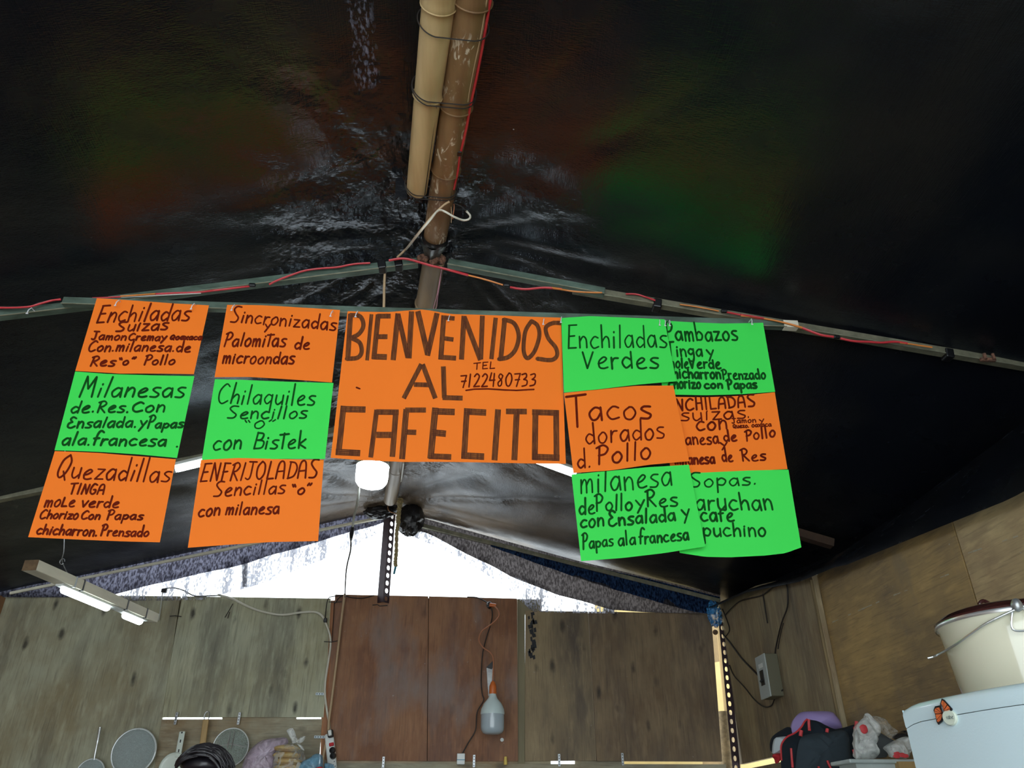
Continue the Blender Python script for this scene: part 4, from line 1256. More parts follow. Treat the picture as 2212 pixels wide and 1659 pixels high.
# ------------------------------------------------------------------ lettering engine
G_ = {
    'a': (.85, '~.75,.88 .42,1 .06,.55 .2,.05 .5,.1 .74,.55|.76,1 .8,0'), 'b': (.85, '.1,2 .1,0|~.1,.6 .45,1 .8,.6 .6,.08 .1,.06'),
    'c': (.8, '~.75,.9 .4,1 .05,.5 .3,.02 .78,.14'), 'd': (.85, '~.72,.75 .35,.95 .05,.5 .3,.02 .7,.3|.78,2 .76,0'),
    'e': (.82, '~.08,.42 .45,.55 .72,.85 .5,1 .14,.62 .16,.12 .45,0 .8,.1'), 'f': (.6, '~.85,1.75 .55,1.95 .3,1.6 .2,.6 .18,0|0,.92 .55,.98'),
    'g': (.82, '~.72,.85 .35,1 .05,.6 .35,.25 .72,.55|~.74,1 .74,0 .6,-.65 .15,-.65'), 'h': (.82, '.12,2 .08,0|~.1,.5 .45,.95 .72,.75 .74,0'),
    'i': (.32, '.18,.95 .12,0|.22,1.32 .23,1.4'), 'j': (.4, '~.25,1 .22,-.4 0,-.6'), 'k': (.8, '.1,2 .1,0|.7,1 .12,.45 .78,0'), 'l': (.34, '.22,2 .12,0'),
    'm': (1.1, '.1,1 .08,0|~.1,.55 .32,.98 .5,.8 .52,0|~.52,.55 .78,.98 .96,.8 .98,0'), 'n': (.8, '.1,1 .08,0|~.1,.55 .42,.98 .7,.75 .72,0'),
    'o': (.82, '~.42,1 .08,.62 .15,.1 .5,.02 .78,.5 .62,.95 .4,1'), 'p': (.85, '.1,1 .06,-.8|~.1,.7 .45,1 .8,.65 .55,.12 .1,.2'),
    'q': (.85, '~.72,.85 .35,1 .05,.5 .35,.05 .72,.4|.76,1 .74,-.8'), 'r': (.62, '.1,1 .08,0|~.1,.55 .3,.92 .62,.95'),
    's': (.72, '~.72,.98 .35,1 .14,.78 .38,.55 .68,.32 .5,.02 .03,.04'), 't': (.5, '.3,1.85 .25,0|-.12,1.65 .75,1.75'),
    'u': (.82, '~.1,1 .1,.3 .35,0 .72,.35|.76,1 .76,0'), 'v': (.75, '.05,1 .38,0 .78,1'), 'x': (.75, '.05,1 .7,0|.72,1 .05,0'),
    'y': (.8, '.08,1 .42,.35|.82,1 .2,-.65'), 'z': (.75, '.08,.95 .7,.95 .08,.02 .78,.05'), '.': (.28, '.1,.04 .13,.1'), ' ': (.5, ''),
    "'": (.3, '.1,2 .05,1.6'), '“': (.55, '.05,2 .18,1.55|.3,2 .43,1.55'), '”': (.6, '.25,2.05 .08,1.65|.55,2.05 .36,1.65'),
    'A': (1.0, '~.0,0 .12,1.3 .3,1.85 .6,1.95 .8,1.5 .85,0|.1,.8 .82,.85'), 'B': (.85, '.12,2 .05,0|~.1,1.95 .7,1.8 .6,1.15 .1,1.05|~.1,1.05 .85,.9 .8,.15 .05,.02'),
    'C': (1.0, '~.95,1.75 .6,2 .1,1.3 .1,.4 .45,0 .98,.3'), 'D': (.95, '.1,2 .1,0|~0,2 .6,1.85 .9,1.2 .7,.3 .05,.02'),
    'E': (.85, '.15,2 .1,0|.1,2 .85,2.02|.12,1.05 .65,1.08|.1,.03 .8,.05'), 'ε': (.95, '~.85,1.75 .45,2 .2,1.6 .5,1.1|~.5,1.1 .1,.8 .1,.2 .5,0 .95,.3'),
    'F': (.75, '.2,2 .1,0|.15,2 .8,1.95|.1,1 .6,1.05'), 'G': (.95, '~.85,1.8 .4,2 .08,1.2 .1,.4 .45,0 .8,.3 .8,.85 .5,.85'), 'H': (.95, '.15,2 .1,0|.8,2 .8,0|.1,1 .8,1.05'),
    'I': (.35, '.2,2 .12,0'), 'J': (.85, '~.5,1.95 .5,.4 .3,0 0,.15|.1,2 .9,1.95'), 'L': (.8, '.15,2 .08,.02 .75,.06'),
    'M': (1.25, '.1,0 .25,2 .6,.8 1.0,1.95 1.1,0'), 'N': (1.0, '.1,0 .2,2 .8,.05 .88,1.95'), 'O': (1.0, '~.5,2 .1,1.4 .12,.4 .5,0 .9,.6 .85,1.6 .5,2'),
    'P': (.85, '.22,1.9 .1,0|~-.02,1.75 .5,2 .85,1.6 .6,1.05 .12,.95'), 'Q': (1.05, '~.6,2 .15,1.5 .05,.5 .35,.05 .75,.5 .9,1.4 .6,2|.5,.6 .9,-.15'),
    'R': (.9, '.2,1.9 .1,0|~-.02,1.75 .5,2 .8,1.6 .55,1.1 .15,1|.2,1 .85,0'), 'S': (.95, '~.9,1.95 .4,2 .12,1.6 .4,1.1 .8,.6 .6,.08 .02,.05'),
    'T': (.9, '.45,2 .38,0|-.05,1.95 .95,2.05'), 'U': (.9, '~.1,2 .1,.5 .4,0 .8,.4 .82,2'), 'V': (1.0, '.12,2 .45,0 .92,2'), 'Z': (.9, '.1,1.95 .8,1.95 .1,.05 .9,.05'),
    '7': (.75, '.05,1.9 .75,1.95 .35,0|.15,1 .7,1.05'), '1': (.4, '.3,2 .1,0'), '2': (.75, '~.1,1.6 .4,2 .7,1.6 .45,.8 .05,.05|.05,.05 .75,.1'),
    '4': (.75, '.3,2 .05,.9 .7,.95|.65,1.9 .5,0'), '8': (.75, '~.7,1.7 .4,2 .2,1.5 .55,.9 .5,.2 .2,.05 .12,.6 .5,1.1 .7,1.7'), '0': (.85, '~.5,2 .12,1.2 .2,.2 .55,.1 .85,1 .75,1.8 .5,2'),
    '3': (.75, '~.1,1.85 .6,2 .65,1.5 .3,1.1|~.3,1.1 .7,.9 .6,.25 .05,.05'),
}
CH = {}
for k, (wd_, s_) in G_.items():
    st = []
    for part in s_.split('|'):
        if not part: continue
        sm = part[0] == '~'
        pts = [tuple(float(a) for a in q.split(',')) for q in part.lstrip('~').split()]
        if sm:
            pp = smooth_path([Vector((a, b, 0)) for a, b in pts], 5)
            pts = [(v.x, v.y) for v in pp]
        st.append(pts)
    CH[k] = (wd_, st)


class Ink:
    """flat marker strokes laid on a sheet; coordinates arrive in picture pixels"""
    def __init__(s, sheet):
        s.sheet = sheet; s.mb = MB(); s.n = 0

    def stroke(s, pts, wpx, pull=0.0, round_=True):
        """pts in pixels"""
        for i in range(1, len(pts) - 1):
            a_ = Vector((pts[i][0] - pts[i - 1][0], pts[i][1] - pts[i - 1][1])); b_ = Vector((pts[i + 1][0] - pts[i][0], pts[i + 1][1] - pts[i][1]))
            if a_.length > 1e-6 and b_.length > 1e-6 and a_.normalized().dot(b_.normalized()) < 0.5:
                s.stroke(pts[:i + 1], wpx, pull, round_); s.stroke(pts[i:], wpx, pull, round_)
                return
        s.n += 1
        lift = 0.0009 + 0.000006 * (s.n % 60)
        if len(pts) < 2: return
        P = [Vector((a, b)) for a, b in pts]
        L = []
        for i, p_ in enumerate(P):
            d = (P[min(i + 1, len(P) - 1)] - P[max(i - 1, 0)])
            if d.length < 1e-6: d = Vector((1, 0))
            d.normalize()
            nrm = Vector((-d.y, d.x))
            L.append((p_, d, nrm))
        rows = []
        h = wpx / 2
        p_, d, nm = L[0]
        if round_:
            rows.append((p_ - d * h * 0.9 + nm * h * 0.45, p_ - d * h * 0.9 - nm * h * 0.45))
        for p_, d, nm in L: rows.append((p_ + nm * h, p_ - nm * h))
        p_, d, nm = L[-1]
        if round_:
            rows.append((p_ + d * h * 0.9 + nm * h * 0.45, p_ + d * h * 0.9 - nm * h * 0.45))
        vs = []; fs = []
        for a, b in rows:
            vs += [s.sheet.at(a.x, a.y, lift), s.sheet.at(b.x, b.y, lift)]
        for i in range(len(rows) - 1): fs.append((2 * i, 2 * i + 1, 2 * i + 3, 2 * i + 2))
        s.mb.add(vs, fs)

    def word(s, zf, txt, x0, y0, x1, y1, xh, cap, w_=11.0, jit=1.0, slant=0.0):
        """all in crop coordinates; zf maps crop -> pixels"""
        k = zf((1, 0))[0] - zf((0, 0))[0]
        gap = 0.24
        tot = sum(CH[c][0] for c in txt) + gap * (len(txt) - 1)
        a = Vector(zf((x0, y0))); b = Vector(zf((x1, y1)))
        ln = (b - a).length
        ex = (b - a).normalized()
        sx = ln / tot
        xh *= k; cap *= k; w_ *= k
        cur = 0.0
        for c in txt:
            wd_, st = CH[c]
            up_ = (Vector((1106, -2000)) - (a + ex * cur * sx)); up_.normalize()
            rot = random.uniform(-0.05, 0.05) * jit
            up_ = Vector((up_.x * math.cos(rot) - up_.y * math.sin(rot), up_.x * math.sin(rot) + up_.y * math.cos(rot)))
            if slant: up_ = (up_ + ex * slant).normalized()
            dy = random.uniform(-0.05, 0.05) * xh * jit
            sc_ = 1 + random.uniform(-0.06, 0.06) * jit
            upper = c.isupper() or c.isdigit() or c in '“”ε'
            for ln_ in st:
                pts = []
                for (gx, gy) in ln_:
                    if upper: hh = gy / 2 * cap
                    else: hh = gy * xh if gy <= 1 else xh + (gy - 1) * (cap - xh)
                    q = a + ex * ((cur + gx) * sx) + up_ * (hh * sc_ + dy)
                    pts.append((q.x, q.y))
                s.stroke(pts, w_ * random.uniform(0.82, 1.0))
            cur += wd_ + gap


class Sheet:
    def __init__(s, name, label, group, col, topl, botl, Y, mt, ph, zf, amp=0.004, left=None, right=None):
        s.Y = Y; s.ph = ph; s.amp = amp
        T = [zf(p_) for p_ in topl]; B = [zf(p_) for p_ in botl]
        c = atY(*poly_at(B, 0.5), Y)
        s.root = thing(name, c, label, 'poster', group)

        def fn(u, v):
            a = poly_at(T, u); b = poly_at(B, u)
            return s.at(a[0] + (b[0] - a[0]) * v, a[1] + (b[1] - a[1]) * v, 0)
        nu, nv = 26, 16
        mb = MB().grid(fn, nu, nv)
        n0 = len(mb.v)
        bv = [v + Vector((0, 0.0005, 0)) for v in mb.v]
        mb.v += bv
        mb.f += [tuple(n0 + i for i in reversed(f)) for f in mb.f[:]]
        rim = [i for i in range(nu + 1)] + [j * (nu + 1) + nu for j in range(1, nv + 1)] + [nv * (nu + 1) + i for i in range(nu - 1, -1, -1)] + [j * (nu + 1) for j in range(nv - 1, 0, -1)]
        for i in range(len(rim)):
            a, b = rim[i], rim[(i + 1) % len(rim)]
            mb.f.append((a, a + n0, b + n0, b))
        soften(mb.make('card', mt, s.root), 60)
        s.ink = Ink(s)

    def at(s, x, y, lift):
        p_ = atY(x, y, s.Y)
        wv = s.amp * math.sin(p_.x * 9 + s.ph) + s.amp * 0.7 * math.sin(p_.z * 7 + s.ph * 2)
        p_.y = s.Y + wv - lift
        return p_

    def words(s, zf, rows, w_=11.0):
        for r in rows:
            ww = r[7] if len(r) > 7 else w_
            s.ink.word(zf, *r[:7], w_=ww)

    def done(s, mt, name='lettering'):
        return s.ink.mb.make(name, mt, s.root)


ZA = crop(2.6757, 0, 600); ZB = crop(4.096, 700, 640); ZC = crop(2.764, 1200, 640); ZE = crop(4.424, 380, 960)
GL, GR = 'handwritten menu cards left of the big poster', 'handwritten menu cards right of the big poster'

s = Sheet('menu_card', 'orange menu card reading Enchiladas Suizas Jamon Crema, top of leftmost column', GL, 'o', [(558, 115), (800, 135), (1000, 150), (1207, 158)], [(437, 541), (700, 560), (900, 560), (1122, 560)], 1.877, M['orange'], 0.3, ZA)
s.words(ZA, [('Enchiladas', 555, 262, 1092, 248, 58, 105), ('Suizas', 672, 313, 968, 306, 40, 54), ('Jamon', 530, 360, 730, 366, 27, 52), ('Crema', 745, 367, 925, 370, 26, 40), ('y', 930, 366, 960, 366, 26, 30),
             ('Qoaxaca', 985, 362, 1165, 360, 19, 27), ('Con.milanesa.de', 508, 430, 1100, 432, 33, 62), ('Res', 522, 516, 665, 516, 33, 62), ('“o”', 680, 512, 778, 510, 27, 45), ('Pollo', 835, 510, 1010, 508, 28, 58)], 12)
s.done(M['ink_red'])
s = Sheet('menu_card', 'green menu card reading Milanesas de Res, middle of leftmost column', GL, 'g', [(435, 543), (620, 557), (900, 562), (1120, 562)], [(320, 1002), (560, 1010), (800, 1022), (1022, 1040)], 1.879, M['green'], 1.3, ZA)
s.words(ZA, [('Milanesas', 455, 692, 1058, 690, 56, 118, 13), ('de.', 408, 786, 548, 782, 40, 72, 13), ('Res.', 562, 782, 745, 780, 38, 72, 13), ('Con', 762, 776, 948, 776, 40, 56, 13),
             ('εnsalada.y', 390, 874, 838, 864, 36, 62, 13), ('Papas', 850, 872, 1055, 864, 30, 76, 13), ('ala.francesa', 360, 972, 955, 974, 40, 84, 14), ('.', 1015, 976, 1032, 976, 20, 20, 14)])
s.done(M['ink_green'])
s = Sheet('menu_card', 'orange menu card reading Quezadillas Tinga mole verde, bottom of leftmost column', GL, 'o', [(318, 1003), (560, 1010), (850, 1030), (1012, 1043)], [(168, 1503), (420, 1513), (700, 1522), (922, 1527)], 1.875, M['orange'], 2.1, ZA)
s.words(ZA, [('Quezadillas', 322, 1158, 972, 1178, 62, 140, 11.5), ('TINGA', 400, 1252, 600, 1250, 30, 62), ('moLe', 258, 1328, 430, 1324, 40, 52), ('verde', 465, 1326, 682, 1326, 36, 72),
             ('Chorizo', 232, 1396, 450, 1396, 32, 56), ('Con', 468, 1396, 575, 1396, 28, 48), ('Papas', 615, 1398, 820, 1396, 28, 60), ('chicharron.', 214, 1484, 560, 1494, 34, 62, 13), ('Prensado', 580, 1492, 855, 1494, 30, 64)], 12)
s.done(M['ink_red'])
s = Sheet('menu_card', 'orange menu card reading Sincronizadas y Palomitas de microondas, second column top', GL, 'o', [(1312, 155), (1500, 160), (1750, 175), (1965, 185)], [(1242, 578), (1450, 580), (1700, 595), (1920, 608)], 1.878, M['orange'], 3.3, ZA)
s.words(ZA, [('Sincronizadas', 1332, 258, 1940, 306, 46, 92, 11), ('y', 1528, 300, 1560, 300, 27, 30, 10), ('Palomitas', 1294, 400, 1650, 404, 46, 82), ('de', 1702, 418, 1788, 420, 40, 76), ('microondas', 1286, 500, 1700, 506, 42, 66)], 12)
s.done(M['ink_red'])
s = Sheet('menu_card', 'green menu card reading Chilaquiles Sencillos con Bistek, second column middle', GL, 'g', [(1240, 582), (1400, 585), (1700, 600), (1928, 610)], [(1165, 1058), (1400, 1050), (1650, 1048), (1880, 1052)], 1.874, M['green'], 0.9, ZA)
s.words(ZA, [('Chilaquiles', 1254, 722, 1818, 740, 56, 122, 11), ('Sencillos', 1312, 812, 1772, 816, 42, 74, 11), ('“o”', 1405, 872, 1588, 872, 46, 48, 10), ('con', 1227, 996, 1392, 990, 54, 60), ('Bistek', 1465, 990, 1768, 990, 50, 98)], 12)
s.done(M['ink_green'])
s = Sheet('menu_card', 'orange menu card reading Enfrijoladas Sencillas con milanesa, second column bottom', GL, 'o', [(245, 158), (600, 140), (1000, 146), (1413, 145)], [(118, 992), (450, 968), (900, 935), (1358, 920)], 1.878, M['orange'], 4.0, ZE)
s.words(ZA, [('ENFRIJOLADAS', 1158, 1186, 1835, 1156, 50, 104, 11), ('Sencillas', 1238, 1270, 1645, 1250, 46, 84, 11), ('“o”', 1680, 1254, 1800, 1250, 34, 58), ('con', 1148, 1386, 1272, 1378, 42, 46), ('milanesa', 1305, 1376, 1612, 1366, 40, 74)], 12)
s.done(M['ink_red'])

s = Sheet('menu_card', 'green menu card reading Enchiladas Verdes, right beside the big poster', GR, 'g', [(35, 126), (200, 118), (420, 130), (650, 140)], [(50, 575), (250, 560), (480, 535), (718, 513)], 1.868, M['green'], 0.1, ZC)
s.words(ZC, [('Enchiladas', 72, 312, 665, 312, 70, 140, 11), ('Verdes', 155, 434, 615, 440, 66, 96, 13)])
s.done(M['ink_green'])
s = Sheet('menu_card', 'orange menu card reading Tacos dorados d. Pollo, below Enchiladas Verdes', GR, 'o', [(50, 578), (250, 558), (480, 535), (705, 530)], [(105, 1060), (330, 1045), (560, 1010), (798, 985)], 1.870, M['orange'], 1.1, ZC)
s.words(ZC, [('T', 85, 782, 190, 778, 90, 182, 15), ('acos', 198, 742, 575, 734, 78, 90, 14), ('dorados', 180, 892, 652, 850, 66, 132, 12), ('d.', 130, 1034, 210, 1026, 56, 118, 12), ('Pollo', 250, 1010, 570, 976, 66, 108, 13)])
s.done(M['ink_red'])
s = Sheet('menu_card', 'green menu card reading milanesa de Pollo y Res con Ensalada, in front at lower right', GR, 'g', [(95, 1065), (330, 1040), (560, 1015), (800, 1000)], [(152, 1583), (400, 1562), (650, 1530), (898, 1490)], 1.866, M['green'], 2.6, ZC)
s.words(ZC, [('milanesa', 148, 1182, 700, 1124, 78, 130, 12), ('de', 140, 1304, 235, 1298, 52, 98, 13), ('Pollo', 242, 1282, 462, 1272, 50, 100, 13), ('y', 478, 1262, 532, 1258, 45, 50, 13), ('Res', 548, 1254, 735, 1248, 50, 98, 13),
             ('con', 148, 1386, 290, 1370, 46, 50, 14), ('εnsalada', 318, 1372, 720, 1334, 46, 88, 15), ('y', 758, 1322, 806, 1316, 46, 50, 13), ('Papas', 162, 1512, 345, 1490, 40, 92, 12), ('ala', 376, 1490, 480, 1478, 42, 84, 13), ('francesa', 502, 1478, 800, 1450, 42, 92, 14)])
s.done(M['ink_green'])

s = Sheet('menu_card', 'green menu card reading Pambazos Tinga y mole Verde, top of rightmost column', GR, 'g', [(590, 142), (800, 150), (1000, 155), (1243, 152)], [(640, 590), (900, 590), (1100, 582), (1313, 568)], 1.886, M['green'], 0.5, ZC)
s.words(ZC, [('Pambazos', 664, 264, 1095, 258, 54, 112, 13), ('Tinga', 672, 358, 880, 356, 44, 84, 13), ('y', 905, 356, 948, 356, 42, 48, 13), ('mole', 678, 430, 795, 428, 38, 60, 13), ('Verde', 800, 430, 990, 428, 38, 54, 13), ('chicharron', 668, 490, 990, 490, 38, 66, 14),
             ('Prenzado', 1002, 492, 1258, 490, 34, 60), ('chorizo', 675, 552, 868, 550, 36, 56, 15), ('con', 890, 550, 1000, 548, 28, 32, 14), ('Papas', 1032, 552, 1205, 546, 30, 60, 14)], 12)
s.done(M['ink_green'])
s = Sheet('menu_card', 'orange menu card reading ENCHILADAS suizas con Jamón y Quezo, overlapped at left', GR, 'o', [(640, 594), (900, 596), (1100, 590), (1310, 572)], [(690, 1050), (900, 1050), (1150, 1040), (1385, 1032)], 1.890, M['orange'], 1.7, ZC)
s.words(ZC, [('ENCHILADAS', 670, 682, 1200, 655, 40, 72, 12), ('suizas', 752, 738, 1140, 724, 48, 52, 11), ('con', 845, 798, 1030, 785, 50, 54, 13), ('Jamon', 1058, 754, 1200, 750, 18, 28, 8), ('y', 1218, 752, 1246, 748, 18, 20, 8), ("'", 1158, 748, 1166, 748, 18, 34, 8),
             ('Quezo.', 1065, 782, 1158, 780, 14, 22, 8), ('oaxaca', 1175, 778, 1290, 774, 15, 18, 8), ('milanesa', 684, 888, 980, 874, 42, 66, 12), ('de', 1010, 862, 1085, 858, 36, 68, 13), ('Pollo', 1142, 860, 1315, 836, 36, 66), ('y', 985, 896, 1030, 892, 28, 32, 11),
             ('milanesa', 716, 1000, 955, 994, 38, 60, 14), ('de', 1000, 984, 1062, 982, 40, 82, 13), ('Res', 1118, 982, 1258, 978, 38, 76)], 12)
s.done(M['ink_red'])
s = Sheet('menu_card', 'green menu card reading Sopas Maruchan cafe capuchino, lowest right card', GR, 'g', [(690, 1055), (900, 1050), (1150, 1042), (1388, 1038)], [(745, 1527), (900, 1552), (1050, 1556), (1250, 1548), (1370, 1535), (1467, 1500)], 1.888, M['green'], 3.0, ZC)
s.words(ZC, [('Sopas.', 808, 1138, 1200, 1126, 46, 90, 11), ('Maruchan', 745, 1270, 1300, 1278, 62, 108, 13), ('cafe', 872, 1340, 1068, 1340, 50, 72, 14), ('capuchino', 768, 1430, 1258, 1432, 50, 80, 13)])
s.done(M['ink_green'])

# the big poster
s = Sheet('welcome_poster', 'large orange poster reading BIENVENIDOS AL CAFECITO with a telephone number', None, 'o',
          [(208, 130), (560, 145), (880, 128), (970, 145), (1120, 172), (1600, 178), (2097, 186)], [(55, 1418), (350, 1445), (700, 1466), (1400, 1470), (2143, 1472)], 1.878, M['orange'], 5.2, ZB, 0.005)
BIG = [([(235, 155), (208, 558)], 44), (['~', (232, 165), (320, 180), (348, 260), (310, 330), (243, 365)], 38), (['~', (243, 368), (315, 410), (332, 490), (295, 540), (200, 548)], 38),
       ([(420, 162), (380, 565)], 32), ([(480, 165), (440, 555)], 44), ([(470, 180), (590, 182)], 42), ([(460, 360), (562, 362)], 42), ([(425, 532), (556, 540)], 50),
       ([(655, 160), (612, 568)], 46), ([(655, 165), (742, 550)], 42), ([(775, 145), (752, 556)], 46), ([(830, 145), (918, 525)], 48), ([(1000, 165), (915, 535)], 46),
       ([(1060, 185), (1033, 568)], 44), ([(1040, 202), (1155, 212)], 38), ([(1060, 385), (1145, 396)], 38), ([(1012, 548), (1168, 558)], 42),
       ([(1238, 188), (1216, 570)], 44), ([(1240, 200), (1384, 572)], 44), ([(1400, 185), (1386, 566)], 42), ([(1518, 200), (1480, 562)], 38),
       ([(1598, 205), (1562, 570)], 42), (['~', (1590, 215), (1680, 245), (1722, 350), (1695, 470), (1630, 540), (1548, 560)], 38),
       (['~', (1835, 222), (1782, 310), (1765, 440), (1775, 520), (1808, 545), (1865, 480), (1905, 350), (1888, 260), (1835, 222)], 36),
       (['~', (2095, 236), (2020, 238), (1962, 280), (1985, 370), (2050, 450), (2062, 520), (2010, 560), (1888, 550)], 36),
       ([(862, 608), (705, 905)], 40), ([(872, 610), (985, 908)], 42), ([(795, 785), (930, 790)], 40), ([(1056, 630), (1064, 905)], 42), ([(1048, 902), (1226, 906)], 42),
       ([(170, 960), (125, 1390)], 50), ([(145, 988), (366, 996)], 54), ([(100, 1368), (318, 1382)], 56),
       ([(465, 1000), (412, 1422)], 42), ([(460, 1020), (660, 1026)], 48), ([(636, 1010), (604, 1420)], 48), ([(460, 1222), (610, 1226)], 54),
       ([(728, 1000), (690, 1442)], 52), ([(718, 1008), (902, 1010)], 44), ([(720, 1202), (816, 1206)], 46), ([(985, 990), (942, 1440)], 56), ([(962, 1022), (1156, 1028)], 56), ([(955, 1208), (1078, 1220)], 56), ([(925, 1418), (1125, 1426)], 50),
       ([(1264, 995), (1238, 1442)], 50), ([(1240, 1022), (1434, 1030)], 56), ([(1214, 1412), (1416, 1420)], 58), ([(1540, 1000), (1508, 1450)], 52),
       ([(1610, 1016), (1795, 1014)], 48), ([(1706, 1010), (1684, 1446)], 52), ([(1872, 995), (1866, 1440)], 52), ([(1842, 1018), (2082, 1022)], 50), ([(2056, 1010), (2060, 1440)], 50), ([(1845, 1414), (2086, 1420)], 56)]
streaks = Ink(s)
big = Ink(s)
kz = 1 / 4.096
for pl, wpx in BIG:
    if pl[0] == '~':
        pp = [(v.x, v.y) for v in smooth_path([Vector((a, b, 0)) for a, b in pl[1:]], 6)]
        cap_ = True
    else:
        a, b = pl
        pp = [(a[0] + (b[0] - a[0]) * i / 6, a[1] + (b[1] - a[1]) * i / 6) for i in range(7)]
        cap_ = False
    pp = [ZB(q) for q in pp]
    big.stroke(pp, wpx * kz, round_=cap_)
    # darker overlapping passes of the marker
    for off in (-0.42, -0.12, 0.2, 0.44):
        qq = []
        for i, (x, y) in enumerate(pp):
            x2, y2 = pp[min(i + 1, len(pp) - 1)]; x1, y1 = pp[max(i - 1, 0)]
            d = math.hypot(x2 - x1, y2 - y1) or 1
            o_ = wpx * kz * (off + 0.03 * math.sin(i * 2.0 + off * 9))
            qq.append((x - (y2 - y1) / d * o_, y + (x2 - x1) / d * o_))
        streaks.stroke(qq, wpx * kz * random.uniform(0.04, 0.10), round_=False)
big.mb.make('big_letters', M['marker'], s.root)
for v in streaks.mb.v: v.y -= 0.0006
streaks.mb.make('marker_streaks', mat('marker_overlap', (0.085, 0.026, 0.016), 0.8, spec=0.08), s.root)
s.words(ZB, [('TEL', 1328, 655, 1512, 640, 30, 58, 11), ('7122480733', 1205, 812, 1872, 788, 60, 112, 15)])
s.ink.stroke([ZB(p_) for p_ in ((1255, 838), (1330, 826), (1450, 822), (1600, 828), (1700, 830), (1800, 822), (1858, 818))], 3.2)
s.ink.stroke([ZB(p_) for p_ in ((285, 800), (315, 812))], 3.4)
s.done(M['ink_red'])

# plastic tags that hold the sheets to the crossbar
tagp = None
TG = [ZA((675, 143)), ZA((1112, 163)), ZA((1345, 170)), ZA((1915, 205)), ZB((285, 155)), ZB((1105, 190)), ZB((1942, 222)), ZB((2098, 205)), ZC((622, 155)), ZC((655, 158)), ZC((682, 158)), ZC((1172, 150)), Z1((215, 520))]
for i, (x, y) in enumerate(TG):
    c = atY(x, y, 1.862)
    if tagp is None:
        tagp = thing('plastic_tag', c, 'small clear plastic tag looped over the crossbar edge', 'tag', 'clear tags holding the menu cards')
        pts = [c + Vector((0.0015 * math.sin(k * 0.8), 0.03 * (1 if k > 6 else 0) * (k - 6) / 4, 0.012 * math.cos(k * math.pi / 10) + 0.002)) for k in range(11)]
        MB().tube([c + Vector((-0.002, 0, -0.011)), c + Vector((0, -0.002, 0)), c + Vector((0.002, 0.004, 0.012)), c + Vector((0.001, 0.024, 0.014))], 0.0014, 6).make('loop', M['clear'], tagp)
        MB().tube([c + Vector((-0.004, -0.001, -0.0115)), c + Vector((0.002, -0.001, -0.0115))], 0.0016, 6).make('bar', M['clear'], tagp)
        tags = [tagp]
        tlab = ['clear tag at the top left of the leftmost orange card', 'clear tag at the top right of the leftmost orange card', 'clear tag at the S of Sincronizadas', 'tag near the top right corner of the Sincronizadas card',
                'clear tag over the B of the big poster', 'clear tag over the second E of BIENVENIDOS', 'small tag over the O of BIENVENIDOS', 'clear tag where the big poster meets the green card',
                'clear tag left of the P of Pambazos, first of three', 'tag on the P of Pambazos, middle of three', 'clear tag right of the P of Pambazos, last of three', 'clear tag at the top right of the Pambazos card', 'loose clear tag on the outer left rafter']
        tagp['label'] = tlab[0]
    else:
        r = tagp.copy(); COL.objects.link(r); r.location = c; r['label'] = tlab[i]
        for ch in tagp.children:
            d = ch.copy(); COL.objects.link(d); d.parent = r

# ------------------------------------------------------------------ fridge and pot
FSC = 0.85
FZ = 1.4 + 0.215 * FSC
FA = Vector((0.899 * FSC, 1.6 * FSC, 0))
FE = Vector((0.42, -0.9075, 0)); FN = Vector((-0.9075, -0.42, 0))
FW, FD = 0.50, 0.43
fd = thing('refrigerator', (1.07, 1.22, 0), 'white refrigerator at right edge with a curved door and a butterfly magnet', 'refrigerator')


def door_pt(u, z, out=0.0):
    p_ = FA + FE * (FW * u) + FN * (0.035 * math.sin(math.pi * u) + out)
    return Vector((p_.x, p_.y, z))


def top_z(u):
    return FZ + 0.004 * math.sin(math.pi * u) - 0.006 * max(0, 0.05 - u) / 0.05


mb = MB()
mb.grid(lambda u, v: door_pt(u, 0.95 + (top_z(u) - 0.030 - 0.95) * v), 28, 6)
mb.grid(lambda u, v: door_pt(0, 0.95 + (top_z(0) - 0.030 - 0.95) * v) - FN * (0.04 * u), 2, 6)
mb.grid(lambda u, v: door_pt(u, top_z(u) - 0.030) - FN * (0.04 * v), 28, 1)
soften(mb.make('freezer_door', M['fridge'], fd), 50)
mb = MB()
capf = [(0, 0.0), (0.0015, 0.003), (0.0015, 0.020), (-0.002, 0.0265), (-0.010, 0.0295), (-0.05, 0.031)]
def capg(u, v):
    i = min(len(capf) - 2, int(v * (len(capf) - 1))); f_ = v * (len(capf) - 1) - i
    o_ = capf[i][0] + (capf[i + 1][0] - capf[i][0]) * f_; h_ = capf[i][1] + (capf[i + 1][1] - capf[i][1]) * f_
    return door_pt(u, top_z(u) - 0.029 + h_, o_)
mb.grid(capg, 28, 5)
mb.grid(lambda u, v: door_pt(0, top_z(0) - 0.029 + 0.028 * v) - FN * (0.04 * u), 2, 3)
soften(mb.make('door_cap', M['fridge'], fd), 50)
MB().grid(lambda u, v: door_pt(u, 0.06 + 0.875 * v), 28, 4).make('lower_door', M['fridge'], fd, True)
cc = FA + FE * (FW / 2) - FN * (0.03 + FD / 2)
MB().box((cc.x, cc.y, 0.80), FW - 0.01, FD, 1.50 + 2 * (FZ - 1.583), (FE, -FN, Vector((0, 0, 1))), bev=0.01).make('cabinet', M['fridge'], fd)
MB().box((cc.x, cc.y, 1.55 + (FZ - 0.002 - 1.55) / 2), FW - 0.012, FD - 0.004, FZ - 0.002 - 1.55, (FE, -FN, Vector((0, 0, 1))), bev=0.004).make('top_panel', M['fridge'], fd)
# butterfly and badge on the door
CF = crop(4.157, 1880, 1260)


